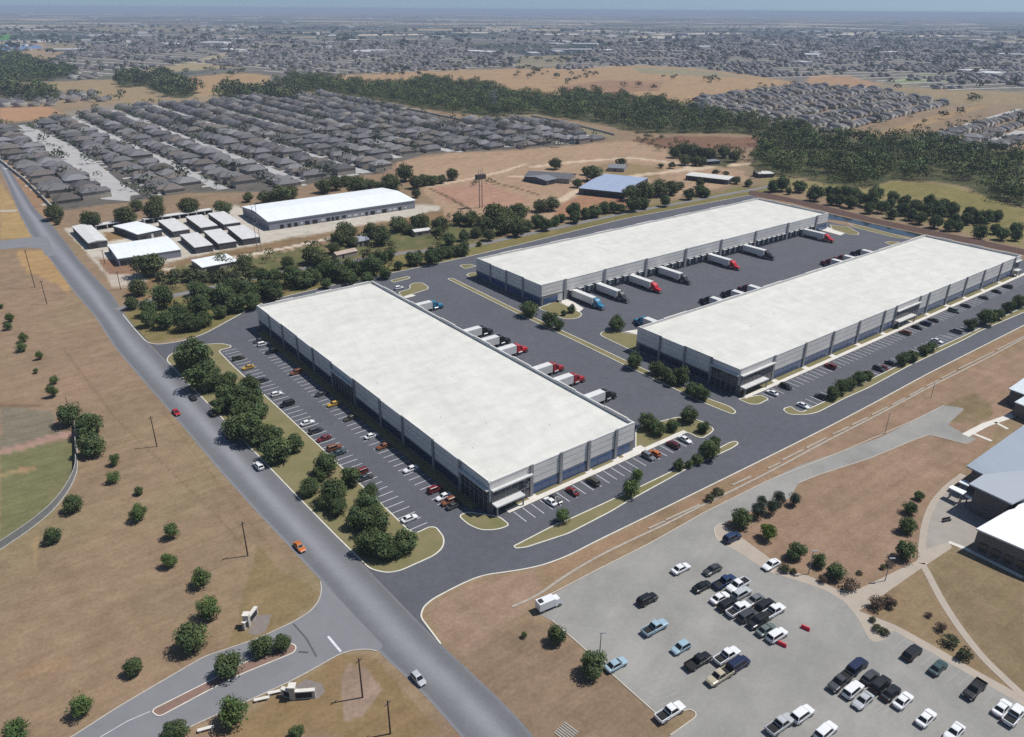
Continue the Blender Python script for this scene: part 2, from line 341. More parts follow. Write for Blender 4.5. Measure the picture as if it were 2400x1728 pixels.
cover([(1080, 283), (1140, 268), (1240, 272), (1400, 300), (1440, 322), (1400, 326), (1300, 296)], (150, 142, 112), .4)
track([(890, 240), (1000, 263), (1090, 285)], 3, (196, 190, 182)); track([(1240, 275), (1330, 292), (1440, 315)], 4, (184, 172, 144))
WD = [[(640, 190), (720, 180), (800, 195), (900, 205), (950, 200), (1000, 188), (1080, 196), (1160, 205), (1180, 225), (1260, 230), (1300, 232), (1350, 222), (1400, 222), (1440, 232), (1540, 240), (1600, 255), (1760, 285), (1870, 300), (1950, 325), (1880, 335), (1780, 320), (1700, 312), (1560, 314), (1480, 308), (1400, 290), (1250, 268), (1130, 272), (1040, 262), (900, 238), (800, 222), (720, 215)],
      [(1780, 330), (1900, 322), (2020, 325), (2140, 330), (2260, 340), (2400, 362), (2400, 490), (2330, 470), (2270, 440), (2180, 425), (2100, 422), (2030, 440), (1960, 440), (1900, 420), (1830, 408), (1760, 395), (1770, 360)],
      [(278, 175), (380, 178), (440, 200), (465, 218), (440, 232), (400, 228), (340, 205), (280, 205)], [(0, 128), (60, 138), (120, 160), (190, 175), (120, 188), (40, 195), (40, 225), (0, 232)], [(0, 205), (30, 200), (40, 225), (110, 215), (150, 228), (120, 240), (0, 228)],
      [(530, 208), (580, 206), (600, 218), (700, 215), (720, 226), (660, 240), (600, 232), (540, 238), (510, 228)]]
for p in WD: cover(p, (82, 86, 56), .9, (118, 112, 72), .9)
cover([(330, 690), (420, 625), (560, 610), (700, 580), (800, 560), (1000, 520), (1190, 530), (1180, 555), (945, 590), (690, 630), (450, 684)], (112, 114, 72), 1.6, (146, 126, 90), .9)
cover([(1560, 355), (1640, 350), (1740, 372), (1700, 392), (1600, 382)], (92, 92, 62), 1); cover([(1770, 400), (1900, 425), (2030, 442), (2100, 424), (2240, 436), (2400, 490), (2400, 580), (2140, 515), (1900, 455), (1800, 440)], (150, 140, 92), .6, (168, 146, 102), .7)
cover([(2030, 442), (2110, 424), (2180, 428), (2300, 456), (2400, 494), (2400, 570), (2330, 520), (2230, 485), (2120, 460)], (140, 132, 78), .6, (160, 142, 96), .6)
cover([(1200, 556), (1470, 492), (1730, 440), (1800, 436), (1800, 455), (1730, 465), (1464, 514), (1200, 580), (944, 634), (600, 716), (476, 786), (344, 804), (290, 738), (330, 716), (600, 652), (944, 593)], (134, 126, 76), .4, (154, 134, 90), .7)
GN = mat('land', (1.04, 1.04, 1.04), .95, (.72, .70, .67), .22, detail=12, spread=.26, attr='Col', spec=.1)
_i = np.arange((len(ys) - 1) * (NC - 1)); r_ = _i // (NC - 1); c_ = _i % (NC - 1); a_ = r_ * NC + c_
gf = np.stack([a_, a_ + 1, a_ + NC + 1, a_ + NC], 1)
me = bpy.data.meshes.new('ground'); nv = len(gx)
me.vertices.add(nv); co = np.zeros((nv, 3), np.float32); co[:, 0] = gx; co[:, 1] = gy; me.vertices.foreach_set('co', co.ravel())
me.loops.add(len(gf) * 4); me.loops.foreach_set('vertex_index', gf.astype(np.int32).ravel()); me.polygons.add(len(gf))
me.polygons.foreach_set('loop_start', np.arange(0, len(gf) * 4, 4, dtype=np.int32)); me.polygons.foreach_set('loop_total', np.full(len(gf), 4, np.int32))
at = me.color_attributes.new('Col', 'FLOAT_COLOR', 'POINT'); c4 = np.ones((nv, 4), np.float32); c4[:, :3] = col; at.data.foreach_set('color', c4.ravel())
me.materials.append(GN); me.update(calc_edges=True); tag(link('ground', me), kind='structure')

def grain(m, layers):                # more noise multiplied over a material's own colour: (scale, low, high, stretch, rotation, detail)
    nt = m.node_tree; b = nt.nodes['Principled BSDF']; src = b.inputs['Base Color'].links[0].from_socket; tc = nt.nodes.new('ShaderNodeTexCoord')
    for sc, lo, hi, stx, rot, det in layers:
        mp = nt.nodes.new('ShaderNodeMapping'); mp.inputs['Scale'].default_value = (1, stx, 1); mr = nt.nodes.new('ShaderNodeVectorRotate'); mr.rotation_type = 'Z_AXIS'; mr.inputs['Angle'].default_value = rot
        nz = nt.nodes.new('ShaderNodeTexNoise'); nz.inputs['Scale'].default_value = sc; nz.inputs['Detail'].default_value = det; nz.inputs['Roughness'].default_value = .65
        rg = nt.nodes.new('ShaderNodeMapRange'); rg.inputs[1].default_value = .32; rg.inputs[2].default_value = .68; rg.inputs[3].default_value = lo; rg.inputs[4].default_value = hi
        vm = nt.nodes.new('ShaderNodeVectorMath'); vm.operation = 'SCALE'; L = nt.links.new
        L(tc.outputs['Object'], mr.inputs[0]); L(mr.outputs[0], mp.inputs[0]); L(mp.outputs[0], nz.inputs['Vector']); L(nz.outputs[0], rg.inputs[0]); L(src, vm.inputs[0]); L(rg.outputs[0], vm.inputs['Scale']); src = vm.outputs[0]
    L(src, b.inputs['Base Color'])
grain(GN, [(1.3, .86, 1.13, 1, 0, 5), (.5, .90, 1.10, .07, .90, 4), (.045, .93, 1.08, .3, .5, 6)])
# ------------------------------------------------------------------ roads, car parks, islands
ASPH = mat('asphalt', (.102, .105, .121), .9, (.084, .086, .100), .5, detail=12, spread=.2, bump=.05)
ROADM = mat('road_asphalt', (.30, .30, .31), .9, (.25, .25, .262), .25, detail=8, spread=.3, attr='Col')
CONC = mat('concrete', (.305, .298, .276), .9, (.222, .218, .206), .07, detail=10, spread=.2)
TANC = mat('tan_concrete', (.40, .345, .285), .9, (.35, .30, .25), .3, detail=8)
WALKM = mat('walk_concrete', (.66, .63, .57), .9, (.56, .53, .48), .5, detail=6)
KERB = mat('kerb_concrete', (.68, .66, .58), .9, (.55, .53, .46), .8)
LINE = mat('line_paint', (.72, .72, .74), .8, (.5, .5, .53), 1.2, detail=8)
GRASS = mat('verge_grass', (.150, .150, .064), .95, (.225, .185, .105), .16, detail=9, spread=.22, bump=.2, spec=.1)
LROAD = mat('lane_asphalt', (.215, .215, .228), .9, (.165, .168, .18), .18, detail=8, spread=.3)
def px(ox, oy, k, *p): return Z(ox, oy, k, p)
# main road: two worn paler lanes along its crown
RL = [(-60, 290), (0, 396), (16, 430), (26, 454), (45, 499), (69, 547), (98, 581), (106, 592), (169, 679), (225, 745), (267, 812), (307, 860), (413, 982), (511, 1099), (600, 1199), (755, 1364), (884, 1526), (981, 1614), (1082, 1728), (1190, 1850)]
RR = [(-40, 300), (16, 388), (53, 446), (85, 494), (122, 528), (148, 560), (185, 610), (220, 647), (264, 692), (288, 732), (345, 800), (389, 845), (503, 964), (600, 1065), (693, 1162), (787, 1258), (868, 1340), (955, 1430), (1033, 1510), (1200, 1666), (1250, 1728), (1370, 1850)]
LA = Vector(G(*RL[2])); LB = Vector(G(1082, 1728)); Ax = (LB - LA).normalized()
def resample(P, n):
    d = [0]
    for i in range(1, len(P)): d.append(d[-1] + (Vector(P[i]) - Vector(P[i - 1])).length)
    return [(np.interp(t, d, [q[0] for q in P]), np.interp(t, d, [q[1] for q in P])) for t in np.linspace(0, d[-1], n)]
n = 160; L_ = resample(GP(RL), n); R_ = resample(GP(RR), n); K = 41
v = []; cs = []
for i in range(n):
    for k in range(K):
        t = k / (K - 1); v.append((L_[i][0] * (1 - t) + R_[i][0] * t, L_[i][1] * (1 - t) + R_[i][1] * t, .02))
prof = lambda t: .50 + .36 * math.exp(-((t - .5) / .2) ** 2) + .22 * math.exp(-((t - .02) / .035) ** 2) + .10 * math.exp(-((t - .98) / .03) ** 2)
f = []; fcol = []
for i in range(n - 1):
    for k in range(K - 1):
        f.append((i * K + k, i * K + k + 1, (i + 1) * K + k + 1, (i + 1) * K + k)); t = (k + .5) / (K - 1); q = prof(t) * (1 + .03 * math.sin(i * .23 + k * .4)); fcol.append((q * .97, q * .985, q * 1.03))
f = np.array(f); 
o = big_mesh('main_road', np.array(v), f[:, ::-1], ROADM, np.array(fcol), kind='structure')
# the site's asphalt
kerb_right = [(1033, 1510), (988, 1450), (987, 1440), (993, 1423), (1014, 1405), (1078, 1371), (1130, 1349), (1200, 1340), (1265, 1328), (1329, 1305), (1394, 1271), (1491, 1224), (1650, 1146), (1800, 1072), (1948, 998), (2038, 951), (2170, 879), (2303, 812), (2400, 763), (2560, 684)]
kerb_far = [(2560, 640), (2399, 610), (2300, 590), (2200, 567), (2139, 560), (2050, 545), (1985, 530), (1943, 520), (1880, 500), (1800, 470), (1760, 458)]
kerb_nw = [(1760, 458), (1729, 463), (1464, 513), (1200, 578), (1076, 607), (944, 635), (785, 668), (666, 696), (600, 716), (556, 741), (476, 785), (423, 801), (370, 809), (344, 803), (317, 774), (288, 738)]
sitep = GP(kerb_right) + GP(kerb_far) + GP(kerb_nw[1:])
sheet('site_asphalt', rounded(sitep, 2.5), .034, ASPH)
mb = MB()
strip(mb, rounded(GP(kerb_right), 6, closed=False), .3, 0, .14); strip(mb, rounded(GP(kerb_nw), 7, closed=False), .3, 0, .14)
mb.build('site_kerb', KERB)['kind'] = 'structure'
ISL = []
def island(pts, r=1.6, kw=.3, m=None, name='grass_island'):
    p = ccw(dedupe(rounded(GP(pts), r))); mb = MB(); inner = offset(p, kw)
    strip(mb, offset(p, kw / 2), kw, 0, .15, closed=True); o = mb.build('island_kerb', KERB); o['kind'] = 'structure'
    sheet(name, offset(p, kw * .9), .12, m or GRASS)
island([(389, 845), (397, 832), (418, 822), (476, 808), (519, 805), (543, 811), (541, 816), (512, 822), (545, 856), (600, 907), (690, 990), (738, 1035), (806, 1099), (888, 1175), (959, 1243), (975, 1250), (1006, 1235), (1023, 1236), (1043, 1261), (1040, 1284), (1020, 1303), (940, 1339), (910, 1345), (868, 1337), (787, 1258), (693, 1162), (600, 1065), (503, 964), (434, 893)], 2.2)
island([(1202, 1281), (1208, 1287), (1232, 1285), (1333, 1252), (1433, 1200), (1464, 1181), (1613, 1099), (1718, 1051), (1732, 1041), (1726, 1034), (1710, 1037), (1692, 1047), (1570, 1107), (1504, 1139), (1343, 1213), (1297, 1232)], 1.6)
island([(1073, 1210), (1098, 1232), (1127, 1244), (1155, 1244), (1177, 1240), (1192, 1233), (1192, 1228), (1171, 1211), (1095, 1200)], 1.4)
island([(1489, 1060), (1591, 1020), (1612, 1014), (1634, 1026), (1647, 1028), (1666, 1017), (1674, 1008), (1668, 1001), (1640, 985), (1591, 977), (1489, 1003)], 2.0)
island([(1047, 654), (1060, 652), (1200, 721), (1369, 799), (1472, 848), (1660, 935), (1711, 953), (1727, 966), (1718, 973), (1655, 948), (1462, 856), (1375, 813), (1200, 730)], 1.5)
island([(1260, 723), (1322, 749), (1343, 749), (1359, 745), (1366, 736), (1340, 722), (1305, 706)], 2.0)
island([(1405, 784), (1412, 778), (1425, 775), (1457, 779), (1500, 786), (1500, 830), (1477, 821), (1412, 790)], 2.2)
island([(1728, 936), (1758, 949), (1779, 949), (1803, 936), (1783, 926)], 1.0)
island([(1834, 961), (1840, 956), (1854, 953), (1861, 959), (1877, 967), (1927, 944), (2049, 885), (2130, 845), (2213, 808), (2260, 787), (2400, 719), (2480, 680), (2480, 694), (2400, 733), (2297, 777), (2260, 797), (2128, 860), (2038, 909), (1980, 935), (1919, 967), (1895, 973), (1848, 973)], 1.6)
island([(932, 686), (962, 677), (958, 669), (972, 663), (990, 663), (1005, 673), (1004, 678), (962, 692), (945, 700)], 2.0); island([(914, 658), (956, 648), (962, 650), (959, 654), (922, 663)], .9)
island([(1077, 624), (1082, 621), (1102, 620), (1118, 624), (1090, 631)], 1.2); island([(1092, 646), (1100, 640), (1118, 640), (1120, 647), (1104, 651)], 1.2)
island([(1945, 527), (1990, 533), (2014, 547), (2010, 552), (1990, 550), (1950, 538)], 1.2); island([(1985, 524), (2020, 530), (2120, 556), (2135, 562), (2090, 556), (2010, 536)], .8); island([(2072, 569), (2085, 566), (2110, 568), (2090, 576)], 1.0)
# concrete aprons at the dock ends
for q in ([(1305, 704), (1330, 699), (1368, 724), (1357, 733)], [(1462, 778), (1495, 773), (1496, 785)], [(945, 696), (965, 690), (975, 694), (952, 700)], [(1926, 540), (1940, 533), (1985, 545), (1970, 552)]): sheet('dock_apron', GP(q), .16 if q[0][0] != 1926 else .05, WALKM)
# brown berm and the pond under it
berm = [(1760, 446), (1800, 453), (1900, 474), (2060, 514), (2200, 543), (2300, 563), (2400, 584), (2560, 620)]; berm2 = [(2560, 636), (2399, 598), (2300, 577), (2170, 550), (2060, 526), (1940, 498), (1850, 474), (1800, 466), (1755, 457)]
mb = MB(); A = GP(berm); B = GP(berm2)[::-1]; nb = 40; A = resample(A, nb); B = resample(B, nb)
for i in range(nb - 1):
    mA, mB_ = [((A[j][0] + B[j][0]) / 2, (A[j][1] + B[j][1]) / 2, 1.3) for j in (i, i + 1)]
    mb.poly([(*A[i], .01), mA, mB_, (*A[i + 1], .01)]); mb.poly([mA, (*B[i], .01), (*B[i + 1], .01), mB_])
mb.build('dirt_berm', mat('berm_soil', (.118, .070, .054), .95, (.085, .052, .042), .3, detail=8, spread=.3))['kind'] = 'structure'
sheet('pond_water', GP([(1938, 500), (2060, 528), (2165, 551), (2140, 557), (2085, 546), (1990, 521), (1940, 514)]), .05, mat('pond', (.03, .045, .055), .08, (.02, .03, .04), .1, spec=.6))
# thin old road beside the site
strip_pts = GP([(1830, 428), (1800, 438), (1464, 500), (1200, 557), (1102, 578), (944, 593), (811, 614), (692, 633), (616, 648), (450, 684), (323, 712), (270, 726)])
mb = MB(); strip(mb, rounded(strip_pts, 8, closed=False), 4.2, 0, .03); mb.build('old_road', mat('old_asphalt', (.215, .21, .215), .95, (.17, .165, .165), .2, detail=8))['kind'] = 'structure'
# concrete car park, drive and paths on the right
lot = [(1571, 1724), (1630, 1682), (1632, 1672), (1617, 1662), (1600, 1668), (1559, 1695), (1540, 1675), (1439, 1585), (1362, 1514), (1294, 1455), (1261, 1440), (1265, 1407), (1290, 1397), (1394, 1339), (1523, 1274), (1654, 1200), (1800, 1127), (1874, 1091), (1985, 1054), (2065, 1025), (2144, 985), (2213, 950), (2262, 958), (2232, 985), (2221, 996), (2262, 1018), (2290, 1028), (2266, 1042), (2178, 1019), (2139, 1033), (2038, 1075), (1914, 1115), (1871, 1133), (1850, 1170), (1740, 1205), (1672, 1240), (1680, 1265), (1730, 1292), (1800, 1338), (1890, 1366), (1939, 1384), (1981, 1411), (2010, 1446), (2033, 1491), (2046, 1504), (2068, 1501), (2094, 1476), (2181, 1527), (2253, 1569), (2400, 1653), (2540, 1735), (2540, 1900), (1500, 1900), (1560, 1735)]
sheet('concrete_car_park', rounded(GP(lot), 1.5), .03, CONC)
mb = MB()
for q in ([(1571, 1724), (1630, 1682), (1632, 1672), (1617, 1662), (1600, 1668), (1559, 1695), (1540, 1675), (1439, 1585), (1362, 1514), (1294, 1455)], [(1265, 1407), (1394, 1339), (1523, 1274), (1654, 1200), (1800, 1127), (1985, 1054), (2144, 985), (2213, 950)], [(1871, 1133), (1914, 1115), (2038, 1075), (2139, 1033), (2178, 1019), (2266, 1042)], [(1679, 1262), (1672, 1240), (1690, 1226), (1712, 1230)]): strip(mb, rounded(GP(q), 1.5, closed=False), .22, 0, .12)
mb.build('car_park_kerb', mat('tan_kerb', (.52, .47, .40), .9, (.42, .38, .33), .6))['kind'] = 'structure'
mb = MB()
fill(mb, rounded(GP([(1672, 1242), (1690, 1228), (1740, 1262), (1840, 1335), (1900, 1352), (1962, 1382), (1995, 1386), (2026, 1375), (2149, 1315), (2165, 1290), (2224, 1270), (2232, 1284), (2160, 1332), (2030, 1423), (2012, 1432), (2022, 1436), (2100, 1466), (2200, 1521), (2270, 1562), (2400, 1634), (2480, 1680), (2480, 1698), (2400, 1655), (2253, 1571), (2181, 1529), (2094, 1478), (2068, 1503), (2046, 1506), (2033, 1493), (2010, 1448), (1981, 1413), (1939, 1386), (1890, 1368), (1800, 1341), (1730, 1294), (1680, 1267)]), .8), .045)
strip(mb, rounded(GP([(2159, 1320), (2172, 1340), (2206, 1407), (2250, 1475), (2304, 1543), (2362, 1598), (2440, 1670)]), 12, closed=False), 1.55, 0, .055)
strip(mb, rounded(GP([(2160, 1322), (2160, 1290), (2166, 1231), (2185, 1180), (2223, 1138), (2258, 1113)]), 8, closed=False), 1.5, 0, .055)
mb.build('footpath', TANC)['kind'] = 'structure'
sheet('plaza', GP([(2168, 1300), (2172, 1228), (2192, 1182), (2222, 1148), (2275, 1130), (2390, 1180), (2330, 1245), (2255, 1290), (2226, 1271), (2180, 1303)]), .03, mat('plaza_paving', (.33, .30, .265), .9, (.28, .255, .23), .3))
mb = MB()
for q, w in (([(2262, 1021), (2310, 996), (2345, 984), (2383, 970)], 2.0), ([(2284, 1018), (2324, 1034)], 1.2), ([(2332, 990), (2362, 1006)], 1.0), ([(2224, 1271), (2262, 1286), (2398, 1354)], 1.1)): strip(mb, GP(q), w, 0, .07)
mb.build('white_path', WALKM)['kind'] = 'structure'
# drain: pale concrete strips beside the site road
mb = MB()
strip(mb, rounded(GP([(1200, 1423), (1258, 1398), (1313, 1358), (1394, 1308), (1491, 1261), (1555, 1232), (1640, 1188), (1800, 1109), (1930, 1038), (2038, 983), (2190, 902), (2329, 832), (2470, 755)]), 10, closed=False), .55, 0, .1)
for a, b in (((1520, 1240), (1560, 1222)), ((1560, 1220), (1640, 1184)), ((1716, 1138), (1760, 1118)), ((1800, 1099), (1829, 1086)), ((1834, 1079), (1882, 1055)), ((1890, 1051), (1937, 1027)), ((1951, 1019), (1989, 1002)), ((1996, 997), (2033, 980)), ((2043, 973), (2080, 955)), ((2090, 950), (2122, 934)), ((2130, 929), (2165, 910)), ((2172, 906), (2200, 892)), ((2206, 888), (2240, 870)), ((2246, 866), (2330, 825)), ((2336, 821), (2420, 780))): strip(mb, GP([a, b]), .5, 0, .18)
mb.build('concrete_drain', mat('drain_concrete', (.40, .365, .31), .9, (.29, .26, .22), .9))['kind'] = 'structure'
# side roads on the left
sheet('side_road', rounded(GP([(-120, 560), (0, 565), (60, 558), (111, 555), (130, 600), (106, 600), (98, 583), (60, 580), (0, 585), (-120, 592)]), 3), .024, LROAD)
mb = MB(); strip(mb, GP([(-80, 496), (0, 495), (40, 494)]), 5, 0, .022); mb.build('field_road', mat('pale_gravel', (.42, .38, .33), .95))['kind'] = 'structure'
drive = [(60, 1790), (168, 1728), (275, 1659), (401, 1585), (478, 1540), (600, 1499), (687, 1459), (729, 1433), (749, 1407), (754, 1381), (752, 1362), (800, 1410), (900, 1515), (884, 1527), (868, 1523), (833, 1523), (797, 1533), (729, 1572), (674, 1601), (600, 1635), (446, 1704), (407, 1728), (300, 1800)]
sheet('park_drive', rounded(GP(drive), 1.2), .026, LROAD)
mb = MB()
for q in ([(60, 1790), (168, 1728), (275, 1659), (401, 1585), (478, 1540), (600, 1499), (687, 1459), (729, 1433), (749, 1407), (754, 1381), (751, 1364)], [(884, 1527), (868, 1523), (833, 1523), (797, 1533), (729, 1572), (674, 1601), (600, 1635), (446, 1704), (300, 1800)]): strip(mb, rounded(GP(q), 1.5, closed=False), .2, 0, .12)
mb.build('drive_kerb', mat('pale_kerb', (.50, .47, .42), .9))['kind'] = 'structure'
island([(356, 1671), (360, 1662), (488, 1598), (568, 1556), (660, 1514), (686, 1508), (697, 1517), (690, 1531), (671, 1539), (568, 1581), (495, 1617), (372, 1683)], 1.2, .2, mat('brick_soil', (.24, .15, .12), .95, (.19, .125, .10), .6), 'median_bed')
mb = MB(); strip(mb, GP([(235, 1728), (300, 1690), (352, 1668)]), .12, 0, .04); strip(mb, GP([(769, 1492), (799, 1528)]), .45, 0, .04)
mb.build('drive_markings', LINE)['kind'] = 'structure'
mb = MB(); strip(mb, GP([(687, 1462), (718, 1497), (742, 1540)]), .35, 0, .034); strip(mb, GP([(700, 1528), (722, 1530)]), .5, 0, .036); mb.build('tar_seam', mat('tar', (.10, .10, .108), .9))['kind'] = 'structure'
grain(ASPH, [(2.4, .90, 1.10, 1, 0, 3), (.06, .93, 1.07, 1, 0, 5)]); grain(CONC, [(1.1, .94, 1.05, 1, 0, 5), (.25, .93, 1.06, .15, .6, 4)]); grain(ROADM, [(1.6, .93, 1.06, 1, 0, 4)])
# parking bays
mb = MB()
def bays(b, u0, u1, v0, v1, step, axis):
    n = int(abs((u1 - u0) if axis == 'v' else (v1 - v0)) / step)
    for i in range(n + 1):
        if axis == 'u': vv = v0 + i * step; strip(mb, [S(b, u0, vv), S(b, u1, vv)], .16, 0, .044)
        else: uu = u0 + i * step; strip(mb, [S(b, uu, v0), S(b, uu, v1)], .16, 0, .044)
bays('front', -43.2, -38.2, -68, 61, 2.72, 'u'); bays('front', -32.4, -27.4, -63.5, 66, 2.72, 'u'); bays('front', -19.2, 42.5, -76.9, -81.9, 2.72, 'v')
bays('right', -98.5, 104, -25.6, -30.4, 2.72, 'v'); bays('right', -93.6, -1, -36.6, -41.2, 2.72, 'v'); bays('right', 0, 104, -37.6, -42.2, 2.72, 'v')
mb.build('parking_markings', LINE)['kind'] = 'structure'
# car park bays and stains on the school's concrete
mb = MB()
for k in range(13):
    t = k / 12; a = (1438 + (1560 - 1438) * t, 1562 + (1675 - 1562) * t); b = (a[0] + 62, a[1] - 24); strip(mb, GP([a, b]), .09, 0, .036)
for (x0, y0), (x1, y1), n in (((1680, 1392), (1830, 1500), 10), ((1960, 1620), (2125, 1668), 9), ((2110, 1508), (2390, 1668), 13)):
    for k in range(n + 1):
        t = k / n; a = (x0 + (x1 - x0) * t, y0 + (y1 - y0) * t); p = Vector(G(*a)); d = Vector((math.cos(math.radians(36)), math.sin(math.radians(36)))) * 5.2; strip(mb, [tuple(p - d * .5), tuple(p + d * .5)], .09, 0, .036)
mb.build('faded_bay_lines', mat('faded_paint', (.36, .355, .335), .9, (.27, .265, .25), 1.0))['kind'] = 'structure'
# footways along the office fronts
mb = MB()
for b, u0, u1, v0, v1 in (('front', -20.5, 44.2, -76.8, -75.2), ('right', -103, 108, -25.4, -23.9)):
    mb.poly([(*S(b, u0, v0), .17), (*S(b, u1, v0), .17), (*S(b, u1, v1), .17), (*S(b, u0, v1), .17)])
    for uu in ([-11.7, 7.5, 17.4, 24] if b == 'front' else [-85, -68, -51.4, -34.6, -17.2, 0, 16.8, 33.2, 49.2, 65.9, 83, 100]):
        hw = 1.2 if uu not in (0, 24) else 4
        mb.poly([(*S(b, uu - hw, v1 - .1), .173), (*S(b, uu + hw, v1 - .1), .173), (*S(b, uu + hw, v1 + 1.6), .173), (*S(b, uu - hw, v1 + 1.6), .173)])
mb.build('footway', WALKM)['kind'] = 'structure'
for b, u0, u1, v0, v1 in (('front', -20, 24.4, -75.2, -74.2), ('right', -103, 103.2, -23.9, -22.1)):
    sheet('grass_strip', [S(b, u0, v0), S(b, u1, v0), S(b, u1, v1), S(b, u0, v1)], .155, GRASS)
sheet('planting_strip', [S('front', -27.2, -70), S('front', -24.2, -70), S('front', -24.2, 70), S('front', -27.2, 70)], .12, GRASS)

# ------------------------------------------------------------------ the three warehouses
PANEL = mat('tilt_wall_panel', (.72, .70, .665), .85, (.62, .60, .57), .25, detail=7)
BAND = mat('tilt_wall_band', (.20, .205, .215), .85, (.17, .175, .185), .3)
PIL = mat('pilaster_grey', (.29, .29, .295), .85, (.24, .24, .245), .3)
ROOFW = mat('white_membrane_roof', (.665, .66, .615), .85, (.53, .525, .485), .11, detail=12, spread=.3, stretch=(1, 2.2, 1, .3))
grain(ROOFW, [(.30, .93, 1.04, .35, .2, 6), (.05, .95, 1.03, 1, 0, 5), (1.5, .97, 1.03, 1, 0, 3)])
BLUE = mat('blue_tinted_glass', (.038, .078, .185), .2, (.05, .105, .24), .9, spec=.5)
DGLASS = mat('dark_glass', (.045, .05, .055), .12, (.07, .075, .08), .35, spec=.6)
TRIM = mat('pale_trim', (.60, .60, .59), .7, (.52, .52, .51), .5)
DOCKD = mat('dock_door_white', (.55, .56, .57), .7, (.48, .49, .50), 1.0)
SEAL = mat('dock_seal', (.03, .032, .036), .9)
HT = 8.79
